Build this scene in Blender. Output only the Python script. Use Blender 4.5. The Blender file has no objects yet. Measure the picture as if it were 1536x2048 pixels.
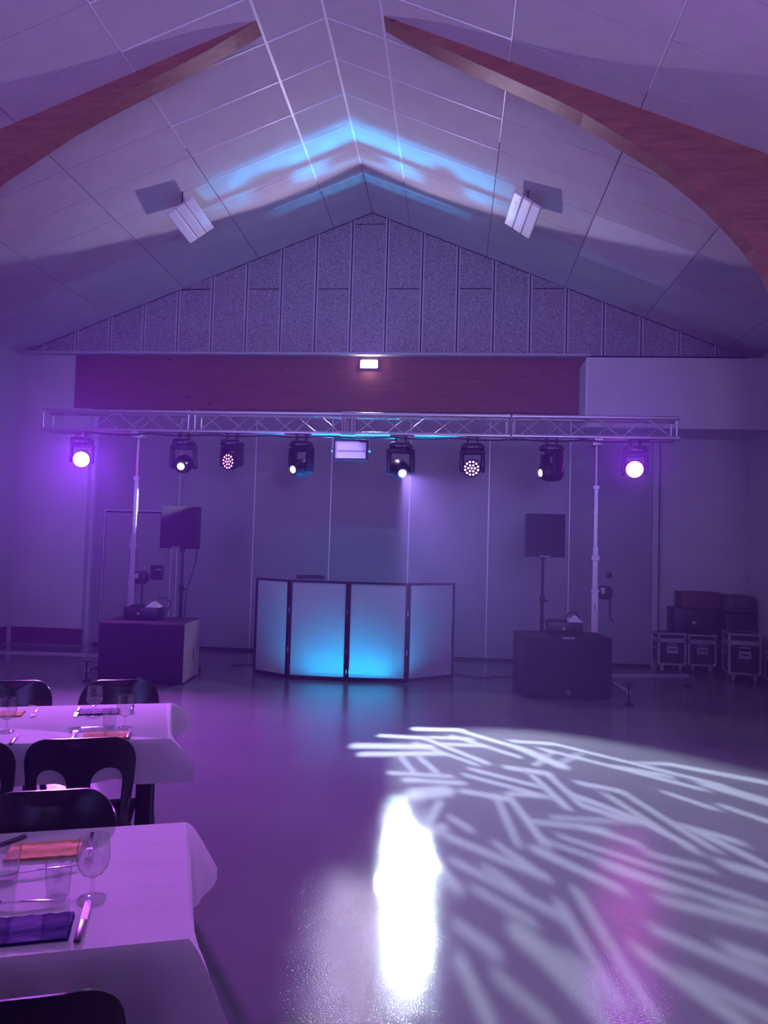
import bpy, bmesh, math, random
from mathutils import Vector, Matrix, geometry
random.seed(7)
S = bpy.context.scene
COL = S.collection
R = math.radians
PI = math.pi

# ------------------------------------------------------------------ camera
F_PX, CAM_H = 1539.0, 1.60
yaw, pit, rol = R(5.16), R(2.67), 0.028
fw = Vector((-math.sin(yaw)*math.cos(pit), math.cos(yaw)*math.cos(pit), math.sin(pit)))
r0 = Vector((math.cos(yaw), math.sin(yaw), 0)); u0 = r0.cross(fw)
rt = r0*math.cos(rol) + u0*math.sin(rol); up = u0*math.cos(rol) - r0*math.sin(rol)
cd = bpy.data.cameras.new('camera'); cam = bpy.data.objects.new('camera', cd); COL.objects.link(cam)
cd.sensor_fit = 'VERTICAL'; cd.sensor_height = 24.0; cd.lens = F_PX/2048*24.0; cd.clip_start = .05
cam.matrix_world = Matrix(((rt.x, up.x, -fw.x, 0), (rt.y, up.y, -fw.y, 0), (rt.z, up.z, -fw.z, CAM_H), (0, 0, 0, 1)))
S.camera = cam

# ------------------------------------------------------------------ world, exposure, lights
w = bpy.data.worlds.new('world'); S.world = w; w.use_nodes = True
w.node_tree.nodes['Background'].inputs[0].default_value = (.30, .20, .62, 1)
w.node_tree.nodes['Background'].inputs[1].default_value = .25
S.view_settings.view_transform = 'Standard'; S.view_settings.look = 'None'
S.view_settings.exposure = 0.0; S.view_settings.gamma = 1.0; S.view_settings.use_curve_mapping = False
c_ = S.cycles
c_.max_bounces = 6; c_.diffuse_bounces = 3; c_.glossy_bounces = 3; c_.transmission_bounces = 4; c_.transparent_max_bounces = 16
c_.volume_bounces = 0; c_.adaptive_threshold = .03; c_.light_sampling_threshold = .02
c_.use_light_tree = False
HAZE = 0.0055
vol = w.node_tree.nodes.new('ShaderNodeVolumeScatter'); vol.inputs['Color'].default_value = (.50, .27, 1, 1)   # thin stage haze
vol.inputs['Density'].default_value = HAZE; vol.inputs['Anisotropy'].default_value = .35
w.node_tree.links.new(vol.outputs[0], w.node_tree.nodes['World Output'].inputs['Volume'])
PINK = (.56, .115, 1.0)
P_PINK, P_GOBO, P_EXIT, P_BAR = 3100, 8200, 190, 2100

def lamp(name, kind, loc, target, power, color, radius=.05, **kw):
    d = bpy.data.lights.new(name, kind); d.energy = power; d.color = color
    if kind in ('SPOT', 'POINT'): d.shadow_soft_size = radius
    for k, v in kw.items(): setattr(d, k, v)
    o = bpy.data.objects.new(name, d); COL.objects.link(o); o.location = loc
    if target is not None:
        o.rotation_euler = (Vector(target)-Vector(loc)).to_track_quat('-Z', 'Y').to_euler()
    return o
# added violet fill lamps, unseen behind the photographer
for hx_, hp in ((2.4, 1000), (-4.4, 1000)):
    lamp('fill_light', 'SPOT', (hx_, -2.4, 3.6), (hx_*.55-.6, 11.2, 5.3), hp*.8, (.30, .215, 1.0), 2.0, spot_size=R(84), spot_blend=1.0)
lamp('fill_light', 'SPOT', (1.2, -.8, 2.6), (1.4, 4.6, 6.2), 420, (.60, .43, 1.0), .5, spot_size=R(105), spot_blend=1.0)
lamp('fill_light', 'SPOT', (-3.8, -.8, 2.6), (-4.0, 4.6, 6.2), 260, (.60, .43, 1.0), .5, spot_size=R(105), spot_blend=1.0)
lamp('fill_light', 'POINT', (-.6, -1.6, 2.3), None, 14, (.62, .42, 1.0), .6)

# ------------------------------------------------------------------ helpers
class MB:
    """collects shapes into one mesh"""
    def __init__(s): s.v = []; s.f = []
    def add(s, vs, fs):
        n = len(s.v); s.v += [tuple(v) for v in vs]; s.f += [tuple(i+n for i in f) for f in fs]; return s
    def box(s, c, d, bev=0.0, M=None):
        hx, hy, hz = d[0]/2, d[1]/2, d[2]/2
        b = min(bev, hx*.95, hy*.95, hz*.95)
        if b <= 0:
            vs = [Vector((x, y, z)) for x in (-hx, hx) for y in (-hy, hy) for z in (-hz, hz)]
            fs = [(0,1,3,2),(4,6,7,5),(0,4,5,1),(2,3,7,6),(0,2,6,4),(1,5,7,3)]
        else:
            bm = bmesh.new(); bmesh.ops.create_cube(bm, size=1.0)
            for v in bm.verts: v.co = Vector((v.co.x*hx*2, v.co.y*hy*2, v.co.z*hz*2))
            bmesh.ops.bevel(bm, geom=bm.edges[:], offset=b, segments=2, profile=.5, affect='EDGES')
            bm.verts.index_update()
            vs = [v.co.copy() for v in bm.verts]; fs = [tuple(v.index for v in f.verts) for f in bm.faces]; bm.free()
        c = Vector(c)
        vs = [(M @ v if M else v) + c for v in vs]
        return s.add(vs, fs)
    def bar(s, a, b, wd, th, upv=(0, 0, 1), bev=0.0):
        a, b = Vector(a), Vector(b); x = (b-a); L = x.length; x.normalize()
        z = Vector(upv); z = (z - x*z.dot(x)).normalized(); y = z.cross(x)
        M = Matrix((x, y, z)).transposed()
        return s.box((a+b)/2, (L, wd, th), bev, M)
    def cyl(s, a, b, r, seg=12, r2=None, cap=True):
        a, b = Vector(a), Vector(b); r2 = r if r2 is None else r2
        q = (b-a).to_track_quat('Z', 'Y')
        vs = []
        for p, rr in ((a, r), (b, r2)):
            for i in range(seg):
                t = 2*PI*i/seg; vs.append(p + q @ Vector((rr*math.cos(t), rr*math.sin(t), 0)))
        fs = [(i, (i+1) % seg, seg+(i+1) % seg, seg+i) for i in range(seg)]
        if cap: fs += [tuple(range(seg-1, -1, -1)), tuple(range(seg, 2*seg))]
        return s.add(vs, fs)
    def tube(s, pts, r, seg=8):
        pts = [Vector(p) for p in pts]; n = len(pts); vs = []; fs = []
        for i, p in enumerate(pts):
            d = (pts[min(i+1, n-1)] - pts[max(i-1, 0)]).normalized()
            a = d.cross(Vector((0, 0, 1)));
            if a.length < 1e-3: a = d.cross(Vector((0, 1, 0)))
            a.normalize(); b = a.cross(d)
            for k in range(seg):
                t = 2*PI*k/seg; vs.append(p + a*(r*math.cos(t)) + b*(r*math.sin(t)))
        for i in range(n-1):
            for k in range(seg): fs.append((i*seg+k, i*seg+(k+1) % seg, (i+1)*seg+(k+1) % seg, (i+1)*seg+k))
        fs += [tuple(range(seg-1, -1, -1)), tuple(range((n-1)*seg, n*seg))]
        return s.add(vs, fs)
    def lathe(s, prof, seg=24, o=(0, 0, 0), q=None, close=True):
        """prof: (radius, height) pairs about local Z"""
        o = Vector(o); vs = []; fs = []; n = len(prof)
        for r, h in prof:
            for k in range(seg):
                t = 2*PI*k/seg; v = Vector((r*math.cos(t), r*math.sin(t), h)); vs.append((q @ v if q else v)+o)
        for i in range(n-1):
            for k in range(seg): fs.append((i*seg+k, i*seg+(k+1) % seg, (i+1)*seg+(k+1) % seg, (i+1)*seg+k))
        if close:
            fs += [tuple(range(seg-1, -1, -1)), tuple(range((n-1)*seg, n*seg))]
        return s.add(vs, fs)
    def prism(s, poly, a, b, axis='Y'):
        """poly of 2-D points extruded between a and b; axis Y: (x, z)"""
        n = len(poly); vs = []
        for t in (a, b):
            for p in poly:
                vs.append((p[0], t, p[1]) if axis == 'Y' else ((p[0], p[1], t) if axis == 'Z' else (t, p[0], p[1])))
        fs = [tuple(range(n-1, -1, -1)), tuple(range(n, 2*n))] + [(i, (i+1) % n, n+(i+1) % n, n+i) for i in range(n)]
        return s.add(vs, fs)
    def mesh(s, name, m, smooth=False, ang=35):
        me = bpy.data.meshes.new(name); me.from_pydata(s.v, [], s.f)
        bm = bmesh.new(); bm.from_mesh(me); bmesh.ops.recalc_face_normals(bm, faces=bm.faces[:])
        if smooth:
            for f in bm.faces: f.smooth = True
            for e in bm.edges:
                if len(e.link_faces) == 2 and e.calc_face_angle(0) > R(ang): e.smooth = False
        bm.to_mesh(me); bm.free()
        if m: me.materials.append(m)
        return me
    def build(s, name, m, parent=None, smooth=False, loc=None, ang=35, label=None):
        o = bpy.data.objects.new(name, s.mesh(name, m, smooth, ang)); COL.objects.link(o)
        if parent: o.parent = parent
        if loc: o.location = loc
        if label: o['label'] = label
        return o

def tag(o, label=None, cat=None, group=None, kind=None):
    if label: o['label'] = label
    if cat: o['category'] = cat
    if group: o['group'] = group
    if kind: o['kind'] = kind
    return o
def thing(name, label, cat, loc=(0, 0, 0), rz=0.0, group=None):
    o = bpy.data.objects.new(name, None); COL.objects.link(o); o.empty_display_size = .05
    o.location = loc; o.rotation_euler = (0, 0, rz)
    return tag(o, label, cat, group)
def dup(root, loc, rz, label, group=None):
    c = root.copy(); COL.objects.link(c); c.location = loc; c.rotation_euler = (0, 0, rz); c['label'] = label
    if group: c['group'] = group
    for ch in list(root.children):
        d = ch.copy(); COL.objects.link(d); d.parent = c
        for g in list(ch.children):
            e = g.copy(); COL.objects.link(e); e.parent = d
    return c
def struct(o): o['kind'] = 'structure'; return o

# ------------------------------------------------------------------ materials
def mat(name, col, rough=.5, metal=0.0, var=0.0, vscale=8.0, bump=0.0, bscale=60.0, emit=None, estr=0.0, spec=.5, coord='Object'):
    m = bpy.data.materials.new(name); m.use_nodes = True; nt = m.node_tree; b = nt.nodes['Principled BSDF']
    b.inputs['Base Color'].default_value = (*col, 1); b.inputs['Roughness'].default_value = rough
    b.inputs['Metallic'].default_value = metal; b.inputs['Specular IOR Level'].default_value = spec
    if emit: b.inputs['Emission Color'].default_value = (*emit, 1); b.inputs['Emission Strength'].default_value = estr
    tc = nt.nodes.new('ShaderNodeTexCoord')
    if var > 0:
        n = nt.nodes.new('ShaderNodeTexNoise'); n.inputs['Scale'].default_value = vscale; n.inputs['Detail'].default_value = 5
        nt.links.new(tc.outputs[coord], n.inputs['Vector'])
        r = nt.nodes.new('ShaderNodeValToRGB'); r.color_ramp.elements[0].position = .3; r.color_ramp.elements[1].position = .7
        r.color_ramp.elements[0].color = (*[c*(1-var) for c in col], 1); r.color_ramp.elements[1].color = (*[min(1, c*(1+var)) for c in col], 1)
        nt.links.new(n.outputs['Fac'], r.inputs['Fac']); nt.links.new(r.outputs['Color'], b.inputs['Base Color'])
    if bump > 0:
        n2 = nt.nodes.new('ShaderNodeTexNoise'); n2.inputs['Scale'].default_value = bscale; n2.inputs['Detail'].default_value = 4
        nt.links.new(tc.outputs[coord], n2.inputs['Vector'])
        bp = nt.nodes.new('ShaderNodeBump'); bp.inputs['Strength'].default_value = bump; bp.inputs['Distance'].default_value = .01
        nt.links.new(n2.outputs['Fac'], bp.inputs['Height']); nt.links.new(bp.outputs['Normal'], b.inputs['Normal'])
    return m
def emitter(name, col, s):
    m = bpy.data.materials.new(name); m.use_nodes = True; nt = m.node_tree; nt.nodes.clear()
    e = nt.nodes.new('ShaderNodeEmission'); e.inputs[0].default_value = (*col, 1); e.inputs[1].default_value = s
    o = nt.nodes.new('ShaderNodeOutputMaterial'); nt.links.new(e.outputs[0], o.inputs[0])
    m.cycles.emission_sampling = 'NONE'      # their light is carried by the lamps beside them
    return m

def wood_mat(name, c1, c2, axis_scale, knots=True, rough=.45):
    m = mat(name, c1, rough); nt = m.node_tree; b = nt.nodes['Principled BSDF']
    tc = nt.nodes.new('ShaderNodeTexCoord'); mp = nt.nodes.new('ShaderNodeMapping'); mp.inputs['Scale'].default_value = axis_scale
    nt.links.new(tc.outputs['Object'], mp.inputs[0])
    n = nt.nodes.new('ShaderNodeTexNoise'); n.inputs['Scale'].default_value = 3; n.inputs['Detail'].default_value = 7; n.inputs['Distortion'].default_value = .4
    nt.links.new(mp.outputs[0], n.inputs['Vector'])
    r = nt.nodes.new('ShaderNodeValToRGB'); r.color_ramp.elements[0].position = .35; r.color_ramp.elements[1].position = .68
    r.color_ramp.elements[0].color = (*c1, 1); r.color_ramp.elements[1].color = (*c2, 1)
    nt.links.new(n.outputs['Fac'], r.inputs['Fac']); out = r.outputs['Color']
    if knots:
        v = nt.nodes.new('ShaderNodeTexVoronoi'); v.inputs['Scale'].default_value = 1.0; v.inputs['Randomness'].default_value = 1.0
        mp2 = nt.nodes.new('ShaderNodeMapping'); mp2.inputs['Scale'].default_value = (2.6, 2.6, 5.0)
        nt.links.new(tc.outputs['Object'], mp2.inputs[0]); nt.links.new(mp2.outputs[0], v.inputs['Vector'])
        k = nt.nodes.new('ShaderNodeValToRGB'); k.color_ramp.elements[0].position = .045; k.color_ramp.elements[1].position = .10
        k.color_ramp.elements[0].color = (0, 0, 0, 1); k.color_ramp.elements[1].color = (1, 1, 1, 1)
        nt.links.new(v.outputs['Distance'], k.inputs['Fac'])
        mx = nt.nodes.new('ShaderNodeMix'); mx.data_type = 'RGBA'; mx.inputs['A'].default_value = (c1[0]*.3, c1[1]*.25, c1[2]*.25, 1)
        nt.links.new(k.outputs['Color'], mx.inputs['Factor']); nt.links.new(out, mx.inputs['B']); out = mx.outputs['Result']
    nt.links.new(out, b.inputs['Base Color']); return m

M_WALL = mat('painted_wall', (.62, .60, .62), .75, var=.04, vscale=2, bump=.06, bscale=120)
M_CEIL = mat('ceiling_board', (.60, .58, .58), .85, var=.05, vscale=3, bump=.15, bscale=150)
M_CEIL_NEW = mat('new_ceiling_board', (.80, .78, .79), .85, var=.03, vscale=3, bump=.1, bscale=150)
M_BAR = mat('white_ceiling_profile', (.85, .85, .87), .35, var=.02)
M_PART = mat('partition_laminate', (.31, .30, .33), .5, var=.04, vscale=1.5, bump=.04, bscale=90)
M_ALU_LINE = mat('anodised_strip', (.72, .72, .75), .4, .3, var=.03)
M_BATTEN = mat('grey_batten', (.50, .49, .53), .6, var=.05)
M_GLULAM = wood_mat('varnished_glulam', (.25, .085, .055), (.33, .13, .075), (1.2, 6, 9))
M_HEADER = wood_mat('stained_header_wood', (.20, .052, .048), (.26, .072, .060), (.6, 6, 11))
M_DARKWOOD = mat('dark_red_board', (.10, .028, .030), .45, var=.2, vscale=5)
M_ALU = mat('truss_aluminium', (.72, .71, .74), .32, .85, var=.06, vscale=20)
M_STEEL = mat('galvanised_mast', (.60, .57, .60), .38, .55, var=.08, vscale=15)
M_POLISH = mat('polished_steel', (.9, .9, .92), .32, 1.0, var=.02)
M_BLACK = mat('black_plastic', (.022, .019, .034), .32, var=.15, vscale=10)
M_BLACKM = mat('black_matt', (.016, .013, .028), .7, var=.2, vscale=12, bump=.2, bscale=300)
M_GRILLE = mat('black_grille', (.010, .008, .020), .65, var=.2, vscale=200, bump=.3, bscale=500)
M_GREYB = mat('grey_badge', (.45, .45, .5), .4, var=.03)
M_TAN = mat('lit_side_tan', (.50, .44, .36), .55, var=.10, vscale=4)  # pale tan paints in the light striking the left bass speaker's side
M_CHAIR = mat('black_polypropylene', (.020, .016, .030), .22, var=.1, vscale=6, bump=.03, bscale=200)
M_STEELC = mat('cutlery_steel', (.85, .84, .86), .14, 1.0, var=.02)
M_HANDLE = mat('dark_cutlery_handle', (.10, .09, .12), .3, .6, var=.05)
M_ORANGE = mat('orange_paper', (.86, .42, .15), .8, var=.10, vscale=18, bump=.5, bscale=25, spec=.1)
M_BLUE = mat('navy_paper', (.013, .013, .15), .75, var=.12, vscale=20, bump=.35, bscale=40, spec=.1)
M_CARD = mat('brown_red_carton', (.17, .055, .06), .7, var=.1)
M_BAG = mat('grey_nylon_bag', (.10, .085, .12), .7, var=.15, vscale=9, bump=.3, bscale=30)
M_CASE = mat('black_case_laminate', (.020, .016, .032), .4, var=.1)
M_EDGE = mat('case_aluminium_edge', (.55, .53, .56), .4, .6, var=.08, vscale=20)
M_WHITEP = mat('white_plastic', (.82, .82, .84), .4, var=.02)
M_RADIANT = mat('white_heater_enamel', (.80, .79, .82), .35, var=.02)
M_HOOD = mat('pale_hood', (.80, .78, .85), .5, var=.05, bump=.2, bscale=40)

def cloth_mat():
    m = mat('white_paper_cloth', (.84, .82, .84), .8, var=.02, bump=.12, bscale=220)
    nt = m.node_tree; b = nt.nodes['Principled BSDF']
    tr = nt.nodes.new('ShaderNodeBsdfTranslucent'); tr.inputs[0].default_value = (.8, .78, .8, 1)
    mx = nt.nodes.new('ShaderNodeMixShader'); mx.inputs[0].default_value = .22
    out = nt.nodes['Material Output']
    nt.links.new(b.outputs[0], mx.inputs[1]); nt.links.new(tr.outputs[0], mx.inputs[2]); nt.links.new(mx.outputs[0], out.inputs[0])
    # long soft fold creases
    tc = nt.nodes.new('ShaderNodeTexCoord'); mp = nt.nodes.new('ShaderNodeMapping'); mp.inputs['Scale'].default_value = (3, 11, 3); mp.inputs['Rotation'].default_value = (0, 0, .5)
    n = nt.nodes.new('ShaderNodeTexNoise'); n.inputs['Scale'].default_value = 1.3; n.inputs['Detail'].default_value = 2
    nt.links.new(tc.outputs['Object'], mp.inputs[0]); nt.links.new(mp.outputs[0], n.inputs['Vector'])
    bp = nt.nodes.new('ShaderNodeBump'); bp.inputs['Strength'].default_value = .16; bp.inputs['Distance'].default_value = .02
    old = b.inputs['Normal'].links[0].from_socket
    nt.links.new(n.outputs['Fac'], bp.inputs['Height']); nt.links.new(old, bp.inputs['Normal']); nt.links.new(bp.outputs[0], b.inputs['Normal'])
    return m
M_CLOTH = cloth_mat()

def screen_mat():
    m = bpy.data.materials.new('stretch_screen_fabric'); m.use_nodes = True; nt = m.node_tree; nt.nodes.clear()
    d = nt.nodes.new('ShaderNodeBsdfDiffuse'); d.inputs[0].default_value = (.62, .60, .64, 1)
    t = nt.nodes.new('ShaderNodeBsdfTranslucent'); t.inputs[0].default_value = (.75, .75, .78, 1)
    g = nt.nodes.new('ShaderNodeBsdfGlossy'); g.inputs[1].default_value = .25; g.inputs[0].default_value = (.8, .8, .8, 1)
    p = nt.nodes.new('ShaderNodeBsdfTransparent'); p.inputs[0].default_value = (.9, .9, .9, 1)
    n = nt.nodes.new('ShaderNodeTexNoise'); n.inputs['Scale'].default_value = 3
    a = nt.nodes.new('ShaderNodeMixShader'); a.inputs[0].default_value = .45
    b = nt.nodes.new('ShaderNodeMixShader'); b.inputs[0].default_value = .18
    c = nt.nodes.new('ShaderNodeMixShader'); c.inputs[0].default_value = .05
    o = nt.nodes.new('ShaderNodeOutputMaterial'); L = nt.links.new
    L(d.outputs[0], a.inputs[1]); L(t.outputs[0], a.inputs[2]); L(a.outputs[0], b.inputs[1]); L(p.outputs[0], b.inputs[2])
    L(b.outputs[0], c.inputs[1]); L(g.outputs[0], c.inputs[2]); L(c.outputs[0], o.inputs[0])
    return m
M_SCREEN = screen_mat()

def glass_mat():
    m = bpy.data.materials.new('clear_thin_glass'); m.use_nodes = True; nt = m.node_tree; nt.nodes.clear(); L = nt.links.new
    t = nt.nodes.new('ShaderNodeBsdfTransparent'); g = nt.nodes.new('ShaderNodeBsdfGlossy'); g.inputs[1].default_value = .04
    lw = nt.nodes.new('ShaderNodeLayerWeight'); lw.inputs['Blend'].default_value = .35
    r = nt.nodes.new('ShaderNodeValToRGB'); r.color_ramp.elements[0].color = (.985, .985, .99, 1); r.color_ramp.elements[1].color = (.36, .36, .44, 1)
    r.color_ramp.elements[0].position = .55
    L(lw.outputs['Facing'], r.inputs[0]); L(r.outputs[0], t.inputs[0])
    fr = nt.nodes.new('ShaderNodeMapRange'); pw = nt.nodes.new('ShaderNodeMath'); pw.operation = 'POWER'; pw.inputs[1].default_value = 4.0
    lw2 = nt.nodes.new('ShaderNodeLayerWeight'); lw2.inputs['Blend'].default_value = .5
    L(lw2.outputs['Facing'], pw.inputs[0]); L(pw.outputs[0], fr.inputs['Value']); fr.inputs['To Min'].default_value = .11; fr.inputs['To Max'].default_value = .75
    x = nt.nodes.new('ShaderNodeMixShader'); o = nt.nodes.new('ShaderNodeOutputMaterial')
    L(fr.outputs[0], x.inputs[0]); L(t.outputs[0], x.inputs[1]); L(g.outputs[0], x.inputs[2]); L(x.outputs[0], o.inputs[0])
    return m
M_GLASS = glass_mat()

def floor_mat():
    m = mat('glossy_grey_vinyl_floor', (.185, .185, .20), .2, var=.05, vscale=1.2)
    nt = m.node_tree; b = nt.nodes['Principled BSDF']; L = nt.links.new
    tc = nt.nodes.new('ShaderNodeTexCoord')
    n = nt.nodes.new('ShaderNodeTexNoise'); n.inputs['Scale'].default_value = 130; n.inputs['Detail'].default_value = 3
    L(tc.outputs['Object'], n.inputs['Vector'])
    bp = nt.nodes.new('ShaderNodeBump'); bp.inputs['Strength'].default_value = .17; bp.inputs['Distance'].default_value = .006
    L(n.outputs['Fac'], bp.inputs['Height']); L(bp.outputs[0], b.inputs['Normal'])
    n2 = nt.nodes.new('ShaderNodeTexNoise'); n2.inputs['Scale'].default_value = 2.5; n2.inputs['Detail'].default_value = 4
    mr = nt.nodes.new('ShaderNodeMapRange'); mr.inputs['To Min'].default_value = .05; mr.inputs['To Max'].default_value = .09
    L(tc.outputs['Object'], n2.inputs['Vector']); L(n2.outputs['Fac'], mr.inputs['Value']); L(mr.outputs[0], b.inputs['Roughness'])
    return m
M_FLOOR = floor_mat()

def woodwool_mat():
    m = mat('wood_wool_board', (.40, .39, .42), .9)
    nt = m.node_tree; b = nt.nodes['Principled BSDF']; L = nt.links.new
    tc = nt.nodes.new('ShaderNodeTexCoord')
    n = nt.nodes.new('ShaderNodeTexNoise'); n.inputs['Scale'].default_value = 55; n.inputs['Detail'].default_value = 6; n.inputs['Distortion'].default_value = 1.5
    L(tc.outputs['Object'], n.inputs['Vector'])
    r = nt.nodes.new('ShaderNodeValToRGB'); r.color_ramp.elements[0].position = .38; r.color_ramp.elements[1].position = .62
    r.color_ramp.elements[0].color = (.17, .165, .18, 1); r.color_ramp.elements[1].color = (.50, .49, .52, 1)
    L(n.outputs['Fac'], r.inputs[0]); L(r.outputs[0], b.inputs['Base Color'])
    bp = nt.nodes.new('ShaderNodeBump'); bp.inputs['Strength'].default_value = .6; bp.inputs['Distance'].default_value = .01
    L(n.outputs['Fac'], bp.inputs['Height']); L(bp.outputs[0], b.inputs['Normal'])
    return m
M_WOOL = woodwool_mat()

# ------------------------------------------------------------------ room shell
XL, XR, YB, YF = -6.70, 4.20, 11.20, -3.0       # side walls, gable plane, open rear end of the built part
RX, RZ, SL = -1.31, 6.597, .40                    # ridge and roof slope
AL = math.atan(SL)
def roof(x): return RZ - SL*abs(x-RX)

struct(MB().box((( XL+XR)/2, (YF+11.8)/2, -.05), (XR-XL+.4, 11.8-YF, .1)).build('floor', M_FLOOR))
struct(MB().box((XL-.1, (YF+11.8)/2, 2.25), (.2, 11.8-YF, 4.52)).build('wall_left', M_WALL))
struct(MB().box((XR+.1, (YF+11.8)/2, 2.25), (.2, 11.8-YF, 4.52)).build('wall_right', M_WALL))
# ceiling: slab pair with the boards as pieces below it
cb = MB()
for s in (-1, 1):
    X1 = RX + s*5.62
    cb.prism([(RX, RZ+.03), (X1, roof(X1)+.03), (X1, roof(X1)+.15), (RX, RZ+.15)], YF, 11.8)
ceil = struct(cb.build('ceiling', M_CEIL))
cols = [0, .570, 1.705, 2.840, 3.975, 5.110, 5.50]
meshes = {}
NROW = 14
for s in (-1, 1):
    q = Matrix.Rotation(s*AL, 4, 'Y')
    for ci in range(len(cols)-1):
        a, b = cols[ci], cols[ci+1]
        wd = (b-a)/math.cos(AL)
        for r in range(NROW):
            y0 = YB - .605*r - .605; new = (s == 1 and ci == 3 and r in (2, 3))
            key = (ci, new)
            if key not in meshes:
                meshes[key] = MB().box((0, 0, .011), (wd-.008, .599, .022), .003).mesh('ceiling_board', M_CEIL_NEW if new else M_CEIL)
            o = bpy.data.objects.new('ceiling_board', meshes[key]); COL.objects.link(o); o.parent = ceil
            xm = RX + s*(a+b)/2
            o.matrix_local = Matrix.Translation((xm, y0+.3025, roof(xm))) @ q
    # rest of the boards towards the rear, out of the picture: plain lining
    MB().prism([(RX, RZ), (RX+s*5.5, roof(RX+5.5)), (RX+s*5.5, roof(RX+5.5)+.02), (RX, RZ+.02)], YF, YB-.605*NROW-.004).build('ceiling_lining', M_CEIL, ceil)
def slope_bar(s, xa, ya, xb, yb, wd, th):
    za, zb = roof(xa)-th/2+.002, roof(xb)-th/2+.002
    nrm = Vector((s*math.sin(AL), 0, math.cos(AL)))
    return MB().bar((xa, ya, za), (xb, yb, zb), wd, th, nrm)
for s in (-1, 1):
    for ci in (1, 2, 3, 4, 5):
        x = RX + s*cols[ci]
        y_end = 9.7 if ci == 1 else (8.0 if ci == 2 else 6.4)
        wd = .026 if ci == 1 else .012
        slope_bar(s, x, YF, x, y_end, wd, .010).build('ceiling_profile', M_BAR, ceil)
    for r in range(2, NROW):
        y = YB - .605*r
        xe = RX + s*(1.705 if r > 3 else 1.2)
        slope_bar(s, RX+s*.012, y, xe, y, .013, .008).build('ceiling_profile', M_BAR, ceil)
MB().box((RX, (YF+9.75)/2, RZ-.006), (.024, 9.75-YF, .012)).build('ridge_profile', M_BAR, ceil)
# gap in the ridge joint towards the gable is dark; nothing to build

# gable wall: backing, wood-wool boards, battens
gp = [(XL-.1, 4.40), (RX+5.62, 4.40), (RX+5.62, roof(RX+5.62)+.1), (RX, RZ+.1), (XL-.1, roof(XL-.1)+.1)]
gable = struct(MB().prism(gp, YB+.035, YB+.2).build('wall_back', M_BLACKM))
pitch = .527
edges = [RX-.285 + pitch*k for k in range(-10, 12)]
ZT = 4.452
def gable_board(x0, x1, z0, z1):
    xs = [x0, x1] + ([RX] if x0 < RX < x1 else []); xs.sort()
    top = [(x, min(z1, roof(x)-.012)) for x in xs]
    if max(t[1] for t in top) <= z0+.02: return
    poly = [(x0, z0), (x1, z0)] + [(x, max(z, z0+.004)) for x, z in reversed(top)]
    MB().prism(poly, YB, YB+.036).build('wood_wool_board', M_WOOL, gable)
for k in range(len(edges)-1):
    x0, x1 = edges[k]+.012, edges[k+1]-.012
    x0 = max(x0, XL+.01); x1 = min(x1, XR-.01)
    if x1-x0 < .05: continue
    n = k-10
    zs = 6.42 if n == 0 else (5.44 if n % 2 else None)
    if zs is None or zs > roof((x0+x1)/2): gable_board(x0, x1, ZT, 9)
    else: gable_board(x0, x1, ZT, zs-.008); gable_board(x0, x1, zs+.008, 9)
for x in edges:
    if XL+.1 < x < XR-.1 and roof(x) > ZT+.1:
        for dx in (-.021, .021):
            MB().prism([(x+dx-.012, ZT), (x+dx+.012, ZT), (x+dx+.012, roof(x+dx+.012)-.01), (x+dx-.012, roof(x+dx-.012)-.01)], YB-.016, YB+.01).build('batten', M_BATTEN, gable)
# ledge under the gable, header beam, wall pieces beside and behind it
struct(MB().box(((XL+1.9)/2, 11.13, 4.43), (1.9-XL, .15, .035), .004).build('trim_1', M_BATTEN))
struct(MB().box((-1.85, 11.26, 4.005), (7.9, .18, .81), .006).build('header_beam', M_HEADER))
wl = MB().box((-6.25+.13, 11.36, 2.21), (1.16, .32, 4.42)).box((-5.52, 11.42, 1.8), (.06, .2, 3.6))
struct(wl.build('wall_back_left', M_WALL))
struct(MB().box((3.60, 11.62, 2.3), (1.3, .2, 4.4)).build('wall_back_right', M_WALL))
bulk = struct(MB().box((2.98, 11.04, 3.785), (2.44, .92, .95), .004).build('wall_boxing', M_WALL))
MB().box((1.765, 10.583, 3.785), (.022, .012, .95)).build('corner_bead', M_ALU_LINE, bulk)
MB().box((2.98, 10.583, 4.262), (2.44, .012, .014)).build('corner_bead', M_ALU_LINE, bulk)
# folding partition wall behind the truss
part = struct(MB().box((-1.28, 11.56, 1.8), (8.6, .06, 3.62)).build('wall_partition', M_BLACKM))
pj = [-5.50, -4.17, -3.0, -1.835, -.655, .515, 1.685, 2.86]
for i in range(len(pj)-1):
    a, b = pj[i], pj[i+1]
    if i == 0:
        MB().box(((a+b)/2, 11.46, 2.83), (b-a-.012, .12, 1.54), .003).build('partition_panel', M_PART, part)
        MB().box((a+.075, 11.46, 1.03), (.14, .12, 2.05), .003).build('partition_panel', M_PART, part)
        MB().box((b-.055, 11.46, 1.03), (.10, .12, 2.05), .003).build('partition_panel', M_PART, part)
    else:
        MB().box(((a+b)/2, 11.46, 1.80), (b-a-.012, .12, 3.6), .003).build('partition_panel', M_PART, part)
for x in pj[1:-1]:
    MB().box((x, 11.396, 1.8), (.016, .012, 3.58)).build('joint_strip', M_ALU_LINE, part)
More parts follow.
